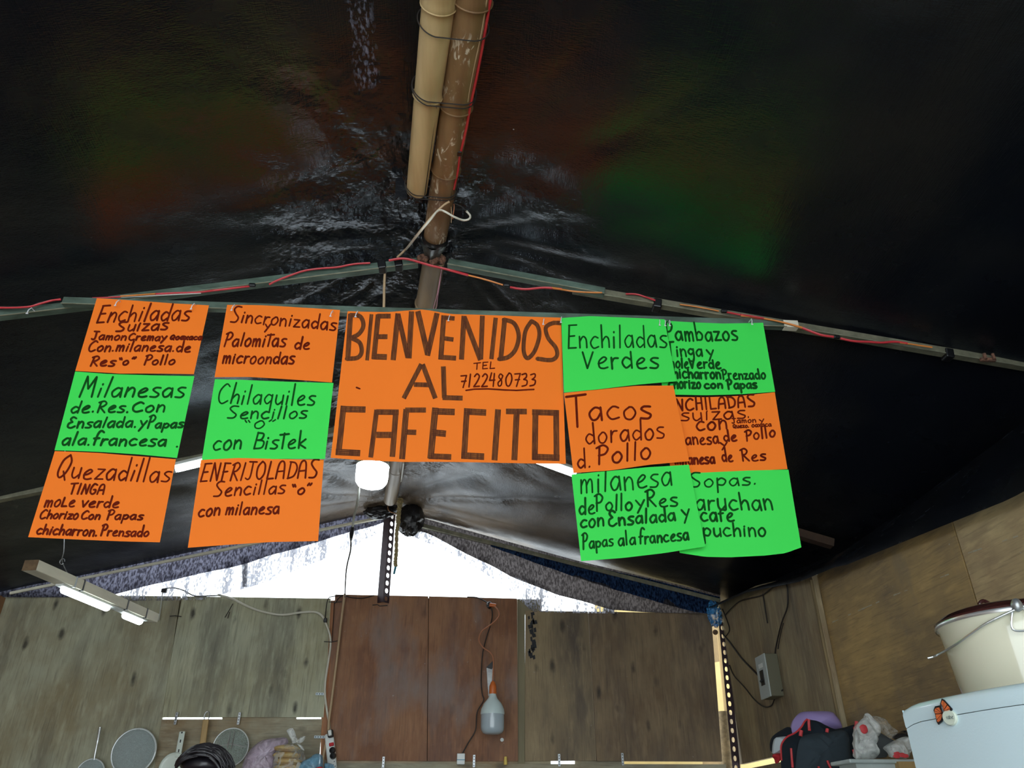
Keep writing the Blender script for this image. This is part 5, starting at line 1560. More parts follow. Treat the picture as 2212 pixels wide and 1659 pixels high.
def ondoor(x, y, out):
    """ray onto the curved door"""
    for i in range(700):
        Y = 0.9 + 0.001 * i
        p_ = atY(x, y, Y)
        rel = Vector((p_.x, p_.y, 0)) - FA
        u = min(1, max(0, rel.dot(FE) / FW))
        if rel.dot(FN) <= 0.035 * math.sin(math.pi * u) + out:
            return p_
    return atY(x, y, 1.3)


bf = thing('butterfly_magnet', ondoor(*CF((650, 1150)), 0.006), 'orange and black monarch butterfly magnet on the refrigerator door', 'magnet')
for nm, pl in (('upper_wing', [(640, 1035), (660, 1045), (700, 1090), (735, 1130), (725, 1150), (690, 1160), (660, 1165), (640, 1120), (630, 1070)]),
               ('lower_wing', [(628, 1095), (645, 1130), (662, 1165), (655, 1205), (640, 1245), (610, 1270), (595, 1245), (580, 1170), (567, 1140), (580, 1105)])):
    mb = MB()
    vs = [ondoor(*CF(p_), 0.006) for p_ in pl]
    mb.slab(vs, FN * -0.002); w_ = mb.make(nm, M['blk'], bf)
    cx = sum(p_[0] for p_ in pl) / len(pl); cy = sum(p_[1] for p_ in pl) / len(pl)
    mb = MB()
    inner = [(cx + (a - cx) * 0.78, cy + (b - cy) * 0.78) for a, b in pl]
    base = (655, 1160) if nm == 'upper_wing' else (655, 1165)
    n_ = len(inner)
    for i in range(n_):
        a, b = inner[i], inner[(i + 1) % n_]
        g0 = (cx * 0.15 + base[0] * 0.85 + (a[0] - base[0]) * 0.12, cy * 0.15 + base[1] * 0.85 + (a[1] - base[1]) * 0.12)
        a2 = (a[0] + (b[0] - a[0]) * 0.08, a[1] + (b[1] - a[1]) * 0.08); b2 = (a[0] + (b[0] - a[0]) * 0.90, a[1] + (b[1] - a[1]) * 0.90)
        mb.add([ondoor(*CF(q), 0.007) + FN * 0.001 for q in (g0, a2, b2)], [(0, 1, 2)])
    mb.make('wing_cell', M['bfly_orange'], w_)
MB().tube([ondoor(*CF(p_), 0.008) for p_ in ((632, 1075), (640, 1110), (655, 1160))], [0.001, 0.0025, 0.0018], 8).make('body', M['blk'], bf)
bd = thing('round_badge', ondoor(*CF((712, 1210)), 0.004), 'round cream badge with grey lettering under the butterfly', 'badge')
cb = ondoor(*CF((715, 1205)), 0.004)
MB().lathe([(0, -0.003), (0.0105, -0.003), (0.0117, -0.001), (0.0117, 0.004)], cb, -FN, 28).make('disc', M['badge'], bd)


class Flat:
    def at(s, x, y, lift): return ondoor(x, y, 0.0078) + FN * (lift * 0.3)


ink = Ink(Flat()); ink.word(CF, 'Mabe', 672, 1222, 748, 1216, 24, 36, 5.0, jit=0.1)
ink.mb.make('lettering', M['grey_text'], bd)

pc = Vector((1.195 * FSC, 1.60 * FSC, FZ + 0.002))
pt = thing('enamel_pot', pc, 'cream enamel pot with a brown lid on top of the refrigerator', 'pot')
PR, PH = 0.147 * FSC, 0.162 * FSC
soften(MB().lathe([(0.001, 0), (PR * 0.86, 0), (PR * 0.90, 0.004), (PR * 0.94, 0.04), (PR * 0.975, 0.09), (PR, PH - 0.006), (PR * 1.045, PH), (PR * 1.03, PH + 0.004), (PR * 0.97, PH - 0.002)], pc, Vector((0, 0, 1)), 56).make('vessel', M['enamel'], pt), 40)
ld = MB().lathe([(PR * 1.03, PH + 0.0035), (PR * 1.05, PH + 0.009), (PR * 0.97, PH + 0.017), (PR * 0.85, PH + 0.023), (PR * 0.5, PH + 0.029), (0.02, PH + 0.031), (0.001, PH + 0.031)], pc, Vector((0, 0, 1)), 56).make('lid', M['lid'], pt)
soften(ld)
soften(MB().lathe([(PR * 1.045, PH - 0.001), (PR * 1.055, PH + 0.003), (PR * 1.045, PH + 0.006)], pc, Vector((0, 0, 1)), 56).make('rim', M['alu'], pt), 60)
hc = pc + Vector((-0.045, 0.0, PH + 0.025))
MB().tube(smooth_path([hc + Vector((-0.010, 0, 0)), hc + Vector((-0.010, 0, 0.012)), hc + Vector((0, 0, 0.018)), hc + Vector((0.010, 0, 0.012)), hc + Vector((0.010, 0, 0))], 5), 0.0035, 8).make('lid_handle', M['lid'], ld)
# clasp and bail handle
ka = atan_ = math.atan2(-1.6, -1.19) + 0.10
kp = pc + Vector((math.cos(ka) * PR * 1.03, math.sin(ka) * PR * 1.03, PH - 0.004))
tg_ = Vector((-math.sin(ka), math.cos(ka), 0))
cs = MB()
cs.tube(smooth_path([kp + tg_ * -0.004 + Vector((0, 0, 0.012)), kp + tg_ * -0.012 + Vector((-0.004, -0.004, -0.006)), kp + tg_ * -0.017 + Vector((-0.004, -0.004, -0.028)), kp + tg_ * 0.0 + Vector((-0.004, -0.004, -0.032)), kp + tg_ * 0.017 + Vector((-0.004, -0.004, -0.028)), kp + tg_ * 0.012 + Vector((-0.004, -0.004, -0.006)), kp + tg_ * 0.004 + Vector((0, 0, 0.012))], 5), 0.0018, 6)
cs.make('wire_clasp', M['alu'], pt)
blob('clasp_boss', kp + Vector((-0.004, -0.004, 0.010)), 0.009, 0.008, 0.011, M['galv'], pt, 1, 0.12, 2, 14, 10)
CQ = crop(4.157, 1880, 1260)
bl_end = atY(*CQ((515, 672)), pc.y + 0.02)
bp = [kp + Vector((-0.006, -0.006, 0.004))]
for k, (x, y) in enumerate(((1050, 355), (900, 455), (760, 555), (620, 635), (560, 662), (515, 674))):
    px_, py_ = CQ((x, y))
    d = ray(px_, py_); dn = d.normalized()
    # keep the bail just outside the vessel
    oc = CAM - Vector((pc.x, pc.y, 0)); a_ = dn.x ** 2 + dn.y ** 2; b_ = 2 * (oc.x * dn.x + oc.y * dn.y); c_2 = oc.x ** 2 + oc.y ** 2 - (PR * 1.07) ** 2
    disc = b_ * b_ - 4 * a_ * c_2
    tt = (-b_ - math.sqrt(disc)) / (2 * a_) if disc > 0 else -b_ / (2 * a_)
    bp.append(CAM + dn * tt)
MB().tube(smooth_path(bp, 4), 0.0020, 8).make('bail_handle', M['alu'], pt)

# ------------------------------------------------------------------ switch box and wires on the right wall
c = atX(1676, 1462, XR - 0.004)
sx = thing('switch_box', c + Vector((0, 0, -0.09)), 'grey-white electric switch box on the right-hand plywood', 'switch')
XF = XR - 0.004
MB().box((XF - 0.028, c.y, c.z), 0.056, 0.115, 0.175, bev=0.003).make('housing', M['box_side'], sx)
MB().box((XF - 0.058, c.y, c.z), 0.006, 0.117, 0.178, bev=0.003).make('cover', M['box_white'], sx)
MB().box((XF - 0.0615, c.y, c.z - 0.005), 0.004, 0.042, 0.062, bev=0.001).make('breaker', M['blk'], sx)
MB().tube([Vector((XF - 0.06, c.y, c.z - 0.012)), Vector((XF - 0.073, c.y, c.z - 0.022))], 0.005, 8).make('toggle', M['blk'], sx)
MB().box((XF - 0.0615, c.y, c.z + 0.045), 0.001, 0.05, 0.018).make('rating_plate', M['white_pl'], sx)
XW = XR - 0.010
rw = thing('wall_wiring', atX(1640, 1300, XW), 'dark cables drooping across the right-hand plywood around the switch box', 'cable')
CS = crop(3.957, 1500, 1240)
for pts, r_ in ((((225, 490), (300, 580), (400, 715), (500, 820), (600, 920), (640, 950)), 0.0045),
                (((262, 540), (300, 480), (280, 400), (240, 300)), 0.003),
                (((300, 780), (340, 870), (430, 970), (520, 1080), (600, 1135), (660, 1120), (690, 1060), (755, 990)), 0.0032),
                (((690, 690), (700, 610), (745, 420), (795, 280), (797, 140), (785, 85)), 0.0034),
                (((715, 640), (735, 520), (760, 420)), 0.0022),
                (((262, 350), (320, 290), (385, 235), (470, 210), (580, 180), (680, 110), (780, 85)), 0.0032),
                (((585, 170), (595, 230), (610, 330), (625, 420)), 0.003)):
    cable([atX(*CS(p_), XW - 0.001) for p_ in pts], r_, M['dark_wire'], rw, 'wire', 5)
MB().lathe([(0, -0.01), (0.012, -0.006), (0.014, 0.004), (0.006, 0.012)], atY(*CS((180, 498)), 4.06), Vector((0.2, 1, 0.3)), 12).make('knob', M['wood_end'], rw)

# blue torn film in the corner
bfm = thing('blue_film_scrap', atY(1545, 1320, 4.02), 'scrap of blue translucent film bunched at the top of the corner post', 'film')
blob('bunch', atY(1543, 1326, 4.03), 0.035, 0.02, 0.06, film('corner_blue_film', (0.05, 0.28, 0.62), 0.6, 0.2, 30, 0.35), bfm, 4, 0.5, 2.5, sharp=True)

# ------------------------------------------------------------------ utensils hanging on the back wall
YU = 4.055


def disc_tool(name, label, cpx, rr, rimr, mesh_m, rim_m, depth, tilt=0.0):
    c = atY(*cpx, YU)
    t = thing(name, c, label, 'utensil')
    ax = Vector((0.0, 1, tilt)).normalized()
    MB().tube([c + (Vector((1, 0, 0)) * math.cos(a) + ax.cross(Vector((1, 0, 0))) * math.sin(a)) * rr for a in [2 * math.pi * k / 40 for k in range(41)]], rimr, 8).make('rim', M['rim_steel'], t)
    soften(MB().lathe([(rr, 0), (rr * 0.94, -depth * 0.4), (rr * 0.7, -depth * 0.85), (rr * 0.3, -depth), (0.001, -depth)], c, ax, 40).make('bowl', mesh_m, t), 60)
    return t, c


t, c = disc_tool('wire_strainer', 'big round strainer with a dome of grey mesh, on the wall at left', (289, 1624), 0.098, 0.005, M['mesh_wire'], M['galv'], 0.03)
p1 = atY(288, 1590, YU - 0.004); p2 = atY(305, 1590, YU - 0.004); p3 = atY(300, 1577, YU - 0.004); p4 = atY(295, 1577, YU - 0.004)
MB().tube([p1, p4 + Vector((0, 0, 0.003)), p3 + Vector((0, 0, 0.003)), p2], 0.0035, 8).make('hanging_loop', M['alu'], t)
t, c = disc_tool('small_strainer', 'small strainer with a thin steel handle, leftmost on the wall', (194, 1672), 0.062, 0.004, M['mesh_wire'], M['alu'], 0.02)
MB().tube(smooth_path([atY(203, 1642, YU - 0.004), atY(206, 1625, YU - 0.008), atY(211, 1600, YU - 0.008), atY(215, 1578, YU - 0.004), atY(216, 1571, YU - 0.004)], 4), [0.004] * 8 + [0.0065] * 6 + [0.006] * 3, 8).make('handle', M['alu'], t)
t, c = disc_tool('flat_skimmer', 'round flat mesh skimmer hanging right of the person', (498, 1614), 0.082, 0.0028, M['mesh_thin'], M['alu'], 0.010)
mb = MB()
for x in (494, 503):
    mb.tube([atY(x + 4, 1580, YU - 0.014), atY(x, 1600, YU - 0.02), atY(x - 3, 1616, YU - 0.014)], 0.0022, 6)
mb.tube([atY(464, 1613, YU - 0.012), atY(498, 1607, YU - 0.014), atY(532, 1614, YU - 0.012)], 0.0018, 6)
mb.make('support_wire', M['alu'], t)
# white dipper
c = atY(378, 1660, YU)
t = thing('white_dipper', c, 'white enamel dipper with a slotted handle hanging on the wall', 'utensil')
soften(MB().lathe([(0.064, 0.0), (0.067, -0.004), (0.064, -0.008), (0.058, -0.004), (0.05, -0.003), (0.001, -0.003)], c + Vector((0, -0.02, 0)), Vector((0, 1, 0)), 36).make('pan', M['white_en'], t))
soften(MB().lathe([(0.066, 0.0), (0.05, 0.035), (0.001, 0.036)], c + Vector((0, -0.02, 0)), Vector((0, 1, 0)), 36).make('pan_wall', M['white_en'], t))
ha = atY(384, 1636, YU - 0.025); hb = atY(394, 1580, YU - 0.012)
d = (hb - ha).normalized(); sd_ = Vector((d.z, 0, -d.x)).normalized()
h_ = MB().box((ha + hb) / 2, 0.027, 0.006, (hb - ha).length, (sd_, d.cross(sd_), d), bev=0.0028).make('handle', M['white_en'], t)
for f_ in (0.25, 0.62):
    MB().box(ha.lerp(hb, f_) + Vector((0, -0.0035, 0)), 0.005, 0.001, 0.013, (sd_, d.cross(sd_), d)).make('slot', M['blk'], h_)
MB().tube([ha.lerp(hb, 0.95) + Vector((0, -0.0042, 0)), ha.lerp(hb, 0.95) + Vector((0, -0.003, 0))], 0.004, 10).make('hanging_hole', M['blk'], h_)
c = atY(398, 1650, YU)
t = thing('enamel_cup', c, 'pale enamel cup edge behind the white dipper', 'utensil')
soften(MB().lathe([(0.001, 0.0), (0.034, 0.0), (0.036, -0.02), (0.034, -0.022)], c, Vector((0, 1, 0)), 28).make('cup', M['white_en'], t))
# wooden-handled turner
t = thing('wooden_handled_turner', atY(440, 1600, YU), 'kitchen turner with a flat wooden handle hanging by a wire loop', 'utensil')
ha = atY(436, 1622, YU - 0.01); hb = atY(445, 1554, YU - 0.006)
d = (hb - ha).normalized(); sd_ = Vector((d.z, 0, -d.x)).normalized()
MB().box((ha + hb) / 2, 0.028, 0.012, (hb - ha).length, (sd_, d.cross(sd_), d), bev=0.004).make('handle', M['wood'], t)
q = atY(447, 1546, YU - 0.006)
MB().tube(smooth_path([hb + sd_ * 0.010, q + Vector((0.012, 0, 0.0)), q + Vector((0.006, 0, 0.016)), q + Vector((-0.006, 0, 0.016)), q + Vector((-0.012, 0, 0)), hb - sd_ * 0.008], 4), 0.0025, 6).make('wire_loop', M['galv'], t)
MB().box(atY(432, 1660, YU - 0.01), 0.09, 0.002, 0.11, bev=0.0008).make('blade', M['alu'], t)

# power strip
t = thing('power_strip', atY(716, 1630, 4.05), 'white power strip with black plugs hanging on the panel joint', 'power strip')
ha = atY(722, 1690, 4.06); hb = atY(711, 1585, 4.06)
d = (hb - ha).normalized(); sd_ = Vector((d.z, 0, -d.x)).normalized(); nn = d.cross(sd_)
MB().box((ha + hb) / 2, 0.042, 0.03, (hb - ha).length, (sd_, nn, d), bev=0.006).make('strip_body', M['white_pl'], t)


def onstrip(x, y, o_=0.02): return atY(x, y, 4.06 - o_)


MB().box(onstrip(714, 1585, 0.03), 0.026, 0.03, 0.034, (sd_, nn, d), bev=0.005).make('plug', M['blk'], t)
MB().box(onstrip(712.5, 1583, 0.048), 0.017, 0.012, 0.026, (sd_, nn, d), bev=0.004).make('plug_face', M['white_pl'], t)
MB().box(onstrip(716, 1608, 0.02), 0.022, 0.012, 0.015, (sd_, nn, d), bev=0.003).make('red_switch', M['cap_red'], t)
for (x, y) in ((718.5, 1621), (719.5, 1633)):
    MB().lathe([(0, -0.03), (0.012, -0.025), (0.015, -0.004), (0.015, 0)], onstrip(x, y, 0.015), Vector((0, 1, 0)), 16).make('plug', M['blk'], t)
for (x, y) in ((722, 1645), (720, 1652), (724, 1655)):
    MB().tube([onstrip(x, y, 0.0165), onstrip(x, y, 0.015)], 0.0024, 8).make('socket_hole', M['blk'], t)

# plastic bags and buns on the shelf at left


def teardrop(name, pts, depth, Y, mt, parent, seed, amp=0.012, n=22):
    """pillow of film filling a pixel outline"""
    cx = sum(p_[0] for p_ in pts) / len(pts); cy = sum(p_[1] for p_ in pts) / len(pts)
    ring = smooth_path([Vector((a, b, 0)) for a, b in pts + [pts[0]]], 5)[:-1]
    m_ = len(ring)
    K = 7
    mb = MB()
    for side in (-1, 1):
        vs = []
        for k in range(K + 1):
            f_ = 1 - k / K
            for q in ring:
                x = cx + (q.x - cx) * f_; y = cy + (q.y - cy) * f_
                p_ = atY(x, y, Y)
                p_.y += side * depth * math.sqrt(max(0, 1 - f_ ** 2))
                if k > 0:
                    nn_ = noise.noise(Vector((p_.x * 30 + seed, p_.z * 30, side * 3.0)))
                    p_.y += amp * (-abs(nn_) * 2 + 0.5)
                vs.append(p_)
        fs = [(k * m_ + i, k * m_ + (i + 1) % m_, (k + 1) * m_ + (i + 1) % m_, (k + 1) * m_ + i) for k in range(K) for i in range(m_)]
        mb.add(vs, fs)
    return soften(mb.make(name, mt, parent), 70)


t = thing('pink_bag', atY(575, 1690, 3.92), 'crumpled pinkish plastic bag on the shelf left of the bagged buns', 'bag')
teardrop('bag_film', [(522, 1662), (530, 1635), (550, 1610), (570, 1598), (600, 1594), (618, 1594), (622, 1606), (605, 1620), (598, 1640), (598, 1665), (595, 1700), (525, 1700)], 0.06, 3.95, M['film_pink'], t, 2)
blob('contents', atY(562, 1690, 3.95), 0.07, 0.045, 0.09, M['bun'], t, 6, 0.15, 2, 18, 12)
t = thing('bun_bag', atY(622, 1690, 3.90), 'clear knotted plastic bag with a stack of yellow buns', 'bag')
teardrop('bag_film', [(590, 1700), (590, 1640), (600, 1618), (615, 1608), (632, 1604), (640, 1606), (652, 1618), (660, 1640), (662, 1700)], 0.07, 3.90, film('bun_bag_film', (0.88, 0.92, 0.88), 0.22, 0.3, 25, 0.2), t, 5)
for pts in (((632, 1606), (622, 1585), (620, 1577), (632, 1573), (640, 1590), (645, 1602)), ((638, 1604), (650, 1592), (660, 1591), (656, 1600), (648, 1606)), ((640, 1606), (652, 1610), (658, 1621), (650, 1618))):
    teardrop('knot_tail', list(pts), 0.012, 3.88, M['film_clear'], t, 8, 0.006)
ZS = 1.566
for i, (x, y) in enumerate(((622, 1617), (620, 1632), (622, 1645), (624, 1658), (622, 1671), (622, 1684))):
    b = blob('bun', atY(x, y, 3.90), 0.062 + 0.004 * (i % 2), 0.05, 0.0155, M['bun'], t, i * 3.0, 0.10, 1.6, 20, 12)
t = thing('blue_bag', atY(670, 1690, 3.86), 'crumpled blue plastic bag beside the power strip', 'bag')
teardrop('bag_film', [(640, 1700), (640, 1668), (650, 1648), (670, 1636), (678, 1630), (688, 1628), (697, 1634), (698, 1660), (698, 1700)], 0.05, 3.88, M['film_blue'], t, 11)
teardrop('loose_flap', [(700, 1652), (704, 1648), (720, 1652), (722, 1668), (704, 1680)], 0.02, 3.93, M['film_blue'], t, 13)
blob('contents', atY(672, 1680, 3.88), 0.045, 0.035, 0.05, M['bun'], t, 9, 0.15, 2, 16, 10)
sc_ = blob('red_wrapper', atY(690, 1662, 3.82), 0.022, 0.01, 0.010, M['cap_red'], t, 3, 0.4, 2, 12, 8)

# ------------------------------------------------------------------ person: only the hair shows above the lower edge
HX, HY, HZ = -0.735, 2.60, 1.60
pr = thing('person', (HX, HY, 0), 'person with short wavy black hair, only the top of the head showing', 'person')
edges = []
J = {'pelvis': (0, 0, .92, .15, .11), 'spine': (0, 0, 1.08, .14, .10), 'chest': (0, 0, 1.26, .17, .11), 'neck0': (0, 0, 1.36, .06, .06), 'neck': (0, -.01, 1.42, .052, .052), 'head0': (0, -.015, 1.47, .07, .08), 'head': (0, -.015, 1.535, .074, .09),
     'shL': (.17, 0, 1.32, .06, .06), 'elL': (.24, -.02, 1.06, .042, .042), 'wrL': (.22, -.18, .90, .028, .028), 'hdL': (.20, -.26, .86, .03, .018),
     'shR': (-.17, 0, 1.32, .06, .06), 'elR': (-.24, -.02, 1.06, .042, .042), 'wrR': (-.22, -.18, .90, .028, .028), 'hdR': (-.20, -.26, .86, .03, .018),
     'hipL': (.09, 0, .86, .09, .09), 'knL': (.10, -.01, .48, .058, .058), 'anL': (.10, .02, .09, .038, .038), 'toL': (.11, -.13, .035, .035, .03),
     'hipR': (-.09, 0, .86, .09, .09), 'knR': (-.10, -.01, .48, .058, .058), 'anR': (-.10, .02, .09, .038, .038), 'toR': (-.11, -.13, .035, .035, .03)}
E_ = [('pelvis', 'spine'), ('spine', 'chest'), ('chest', 'neck0'), ('neck0', 'neck'), ('neck', 'head0'), ('head0', 'head'), ('chest', 'shL'), ('shL', 'elL'), ('elL', 'wrL'), ('wrL', 'hdL'), ('chest', 'shR'), ('shR', 'elR'), ('elR', 'wrR'), ('wrR', 'hdR'),
      ('pelvis', 'hipL'), ('hipL', 'knL'), ('knL', 'anL'), ('anL', 'toL'), ('pelvis', 'hipR'), ('hipR', 'knR'), ('knR', 'anR'), ('anR', 'toR')]
for sg_, h in ((1, 'hdL'), (-1, 'hdR')):
    bx_ = J[h]
    for k in range(5):
        nm = h + 'f%d' % k
        off = (k - 1.5) * 0.017 * sg_
        if k == 4:
            J[nm] = (bx_[0] - 0.035 * sg_, bx_[1] - 0.02, bx_[2] + 0.0, .009, .009)
        else:
            J[nm] = (bx_[0] + off, bx_[1] - 0.07 + abs(k - 1.5) * 0.006, bx_[2] - 0.03, .008, .008)
        E_.append((h, nm))
keys = list(J)
me = bpy.data.meshes.new('body')
me.from_pydata([J[k][:3] for k in keys], [(keys.index(a), keys.index(b)) for a, b in E_], [])
bo = bpy.data.objects.new('body', me); COL.objects.link(bo); bo.parent = pr; ORG[bo.name] = Vector((HX, HY, 0))
sk = bo.modifiers.new('skin', 'SKIN')
for i, k in enumerate(keys):
    me.skin_vertices[0].data[i].radius = (J[k][3], J[k][4])
me.skin_vertices[0].data[0].use_root = True
ss = bo.modifiers.new('sub', 'SUBSURF'); ss.levels = 2; ss.render_levels = 2
me.materials.append(M['skin'])
# shirt
soften(MB().lathe([(0.175, 0.86), (0.18, 1.0), (0.185, 1.12), (0.20, 1.28), (0.17, 1.36), (0.07, 1.40)], (HX, HY, 0), Vector((0, 0, 1)), 28, Vector((1, 0, 0)), 0.68).make('shirt', M['shirt'], pr))
# face details
fc_ = MB()
for sgn in (-1, 1):
    fc_.lathe([(0, -0.006), (0.006, -0.004), (0.008, 0), (0, 0.006)], (HX + sgn * 0.028, HY - 0.094, 1.515), Vector((0, 1, 0)), 12)
fc_.make('eyes', M['blk'], pr)
MB().tube([(HX, HY - 0.092, 1.515), (HX, HY - 0.112, 1.490), (HX, HY - 0.094, 1.480)], [0.007, 0.012, 0.009], 8).make('nose', M['skin'], pr)
MB().tube([(HX - 0.020, HY - 0.082, 1.458), (HX, HY - 0.090, 1.456), (HX + 0.020, HY - 0.082, 1.458)], [0.003, 0.006, 0.003], 8).make('mouth', M['cap_red'], pr)
for sgn in (-1, 1):
    blob('ear', (HX + sgn * 0.079, HY - 0.005, 1.50), 0.012, 0.02, 0.03, M['skin'], pr, 1, 0.1, 2, 10, 8)
# hair: cap plus combed locks
hcn = Vector((HX, HY - 0.005, 1.532))
hp = blob('hair', hcn + Vector((0, 0.018, 0.034)), 0.072, 0.080, 0.040, M['hair'], pr, 2, 0.05, 3, 36, 24)
mb = MB()
for k in range(210):
    a = random.uniform(-0.95, 1.0)        # across the head
    s0 = random.uniform(-1.3, 0.4)         # start along the head
    pts = []
    wv = random.uniform(0, 6)
    for j in range(8):
        s1 = s0 + j * 0.14
        rr = 1.03 + 0.02 * math.sin(wv + j * 0.9) + (0.05 * (j / 7) if k % 6 == 0 else 0) + 0.02 * (k % 4) / 3
        # combed from the left-front over to the right
        ang = -s1
        d = Vector((math.sin(-ang) * math.cos(a * 0.2), math.sin(a), math.cos(ang) * math.cos(a)))
        d.normalize()
        pts.append(hcn + Vector((d.x * 0.082, d.y * 0.10, d.z * 0.085)) * rr)
    mb.tube(pts, [0.0016, 0.0035, 0.004, 0.004, 0.0036, 0.003, 0.0022, 0.001], 5)
lk = soften(mb.make('hair_locks', M['hair'], pr), 80); lk['kind'] = 'stuff'

# ------------------------------------------------------------------ caps, backpack and tray at right
CB = crop(5.53, 1600, 1480)


def dome_px(name, pts, Y, depth, mt, parent, k=0.0, amp=0.0):
    return teardrop(name, pts, depth, Y, mt, parent, k, amp)


t = thing('purple_cap', atY(*CB((890, 520)), 2.95), 'purple baseball cap behind the black backpack', 'cap')
teardrop('crown', [CB(p_) for p_ in ((610, 600), (612, 480), (640, 400), (700, 335), (780, 315), (960, 312), (1060, 330), (1110, 380), (1160, 450), (1185, 540), (1100, 580), (850, 620))], 0.09, 2.95, M['cap_purple'], t, 1, 0.0)
cable([atY(*CB(p_), 2.865) for p_ in ((795, 400), (760, 440), (700, 520), (640, 580))], 0.0012, M['cap_purple'], t, 'seam')
t = thing('red_brimmed_cap', atY(*CB((470, 740)), 2.88), 'white cap with a red brim left of the backpack', 'cap')
teardrop('crown', [CB(p_) for p_ in ((392, 820), (398, 720), (415, 640), (440, 622), (560, 612), (620, 640), (560, 760), (500, 830))], 0.05, 2.9, M['cap_white'], t, 3, 0.0)
teardrop('brim', [CB(p_) for p_ in ((388, 826), (440, 815), (500, 820), (500, 880), (470, 900), (430, 940), (415, 890), (385, 850))], 0.025, 2.88, M['cap_red'], t, 4, 0.0)
t = thing('dark_hat', atY(*CB((420, 600)), 3.0), 'dark hat in shade behind the white cap', 'hat')
teardrop('crown', [CB(p_) for p_ in ((375, 800), (365, 700), (400, 600), (480, 540), (570, 500), (620, 560), (600, 800))], 0.06, 3.0, M['fabric_blk'], t, 6, 0.0)
t = thing('backpack', atY(*CB((900, 1000)), 2.8), 'black backpack with red piping below the purple cap', 'backpack')
YK = 2.76
teardrop('main_body', [CB(p_) for p_ in ((495, 1150), (480, 900), (478, 760), (500, 680), (560, 620), (640, 580), (700, 520), (760, 440), (795, 410), (860, 430), (960, 470), (1090, 525), (1240, 505), (1360, 470), (1390, 520), (1372, 700), (1370, 900), (1372, 1150))], 0.09, YK + 0.03, M['fabric_blk'], t, 3, 0.008)
teardrop('front_pocket', [CB(p_) for p_ in ((640, 1150), (660, 900), (690, 700), (740, 610), (860, 580), (1050, 560), (1220, 540), (1290, 600), (1310, 800), (1320, 1150))], 0.045, YK - 0.055, mat('blue_black_fabric', (0.03, 0.048, 0.062), 0.85, bump=0.3, bscale=400), t, 7, 0.01)
for pts, wd_ in ((((795, 405), (760, 440), (720, 505), (650, 570), (560, 615), (500, 680), (480, 760), (490, 900)), 3), (((815, 410), (815, 470), (822, 545)), 5), (((722, 540), (715, 610)), 6), (((1036, 520), (1030, 565)), 5),
                 (((1385, 435), (1378, 510), (1355, 520)), 6), (((603, 755), (610, 860), (622, 985)), 4), (((1035, 900), (1055, 950), (1075, 990)), 4), (((930, 970), (935, 1010)), 4), (((1345, 770), (1360, 830)), 4)):
    cable([atY(*CB(p_), YK - 0.105) for p_ in pts], wd_ * 0.001, M['trim_red'], t, 'red_piping', 4)

t = thing('clear_tray', (1.13, 2.2, 1.40), 'cloudy plastic tray holding bags, left of the refrigerator', 'tray')
c = atY(1890, 1660, 2.25)
tr_l = atY(1828, 1645, 2.2); tr_r = atY(2010, 1645, 2.2)
MB().box(((tr_l.x + tr_r.x) / 2, 2.24, tr_l.z), tr_r.x - tr_l.x, 0.12, 0.010, bev=0.003).make('rim', M['tray'], t)
MB().grid(lambda u, v: Vector((tr_l.x + 0.02 + (tr_r.x - tr_l.x - 0.04) * u, 2.19 + 0.01 * v, tr_l.z - 0.004 - 0.12 * v)), 6, 4).make('front_wall', M['tray'], t)
MB().grid(lambda u, v: Vector((tr_l.x + 0.02, 2.19 + 0.10 * u, tr_l.z - 0.004 - 0.12 * v)), 6, 4).make('side_wall', M['tray'], t)
MB().box(((tr_l.x + tr_r.x) / 2, 2.24, tr_l.z - 0.128), tr_r.x - tr_l.x - 0.04, 0.10, 0.006, bev=0.002).make('base', M['tray'], t)
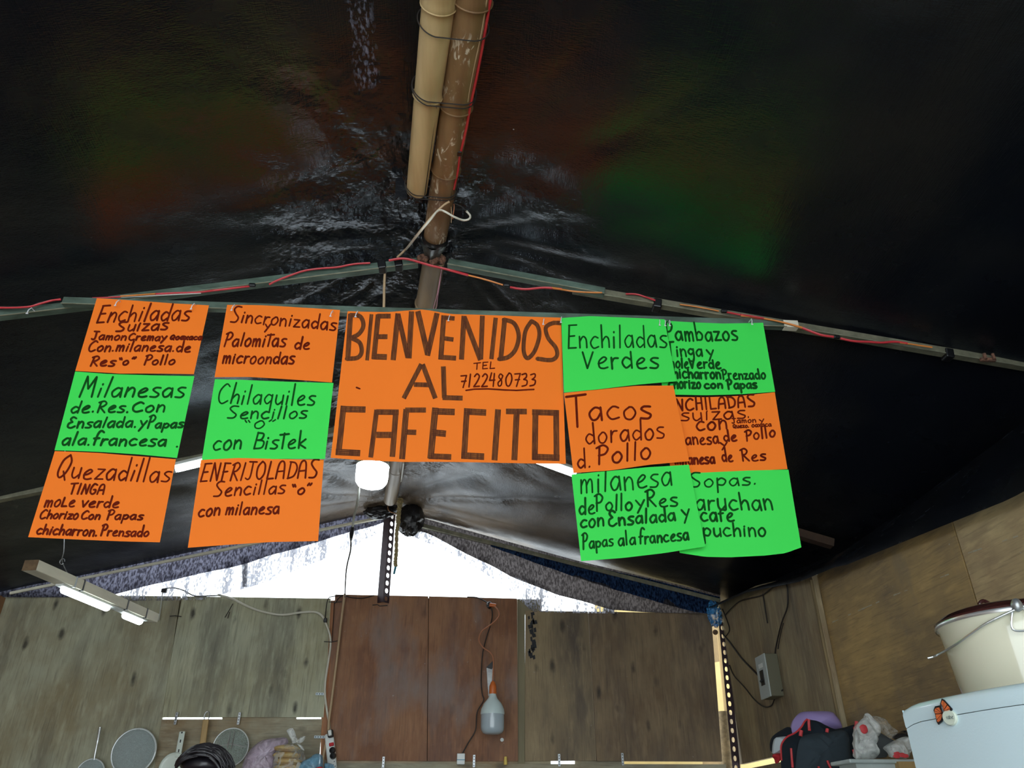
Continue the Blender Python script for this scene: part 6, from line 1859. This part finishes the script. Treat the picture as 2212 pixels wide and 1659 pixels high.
MB().box(((tr_l.x + tr_r.x) / 2, 2.24, (tr_l.z - 0.131) / 2), tr_r.x - tr_l.x - 0.02, 0.11, tr_l.z - 0.132, bev=0.004).make('stand', M['wood'], t)

t = thing('clear_bag', atY(*CB((1480, 870)), 2.26), 'tall crumpled clear plastic bag in the tray', 'bag')
teardrop('bag_film', [CB(p_) for p_ in ((1378, 885), (1368, 700), (1372, 560), (1400, 470), (1440, 410), (1490, 385), (1480, 345), (1530, 338), (1600, 420), (1650, 555), (1620, 650), (1590, 740), (1590, 800), (1620, 868), (1500, 885))], 0.04, 2.27, M['film_clear'], t, 21, 0.02)
teardrop('bag_flap', [CB(p_) for p_ in ((1560, 370), (1650, 375), (1740, 420), (1800, 500), (1875, 570), (1830, 610), (1790, 645), (1720, 590), (1640, 520), (1590, 440))], 0.02, 2.28, film('faint_film', (0.5, 0.48, 0.42), 0.42), t, 22, 0.012)
blob('red_print', atY(*CB((1470, 525)), 2.225), 0.011, 0.003, 0.012, M['trim_red'], t, 2, 0.2, 2, 12, 8)
t = thing('dark_packet', atY(*CB((1700, 870)), 2.3), 'dark grey packet standing behind the clear bag', 'packet')
MB().slab([atY(*CB(p_), 2.30) for p_ in ((1650, 558), (1840, 665), (1745, 860), (1640, 868), (1590, 800), (1592, 720))], (0, 0.03, 0)).make('sleeve', mat('dark_grey_card', (0.06, 0.068, 0.07), 0.8), t)
t = thing('silver_bag', atY(*CB((1880, 860)), 2.25), 'crumpled silvery bag with red marks against the refrigerator', 'bag')
teardrop('bag_film', [CB(p_) for p_ in ((1800, 865), (1770, 800), (1745, 740), (1790, 700), (1850, 660), (1930, 620), (2010, 640), (2010, 865))], 0.035, 2.24, M['film_clear'], t, 31, 0.025)
teardrop('black_top', [CB(p_) for p_ in ((1830, 640), (1850, 600), (1900, 560), (1960, 540), (2000, 600), (1990, 660), (1900, 655))], 0.03, 2.28, M['black_plastic'], t, 33, 0.02)
for k, (x, y) in enumerate(((1870, 820), (1930, 835), (1965, 845), (1860, 850))):
    blob('red_mark', atY(*CB((x, y)), 2.195), 0.010, 0.002, 0.005, M['trim_red'], t, k, 0.3, 2, 10, 6)
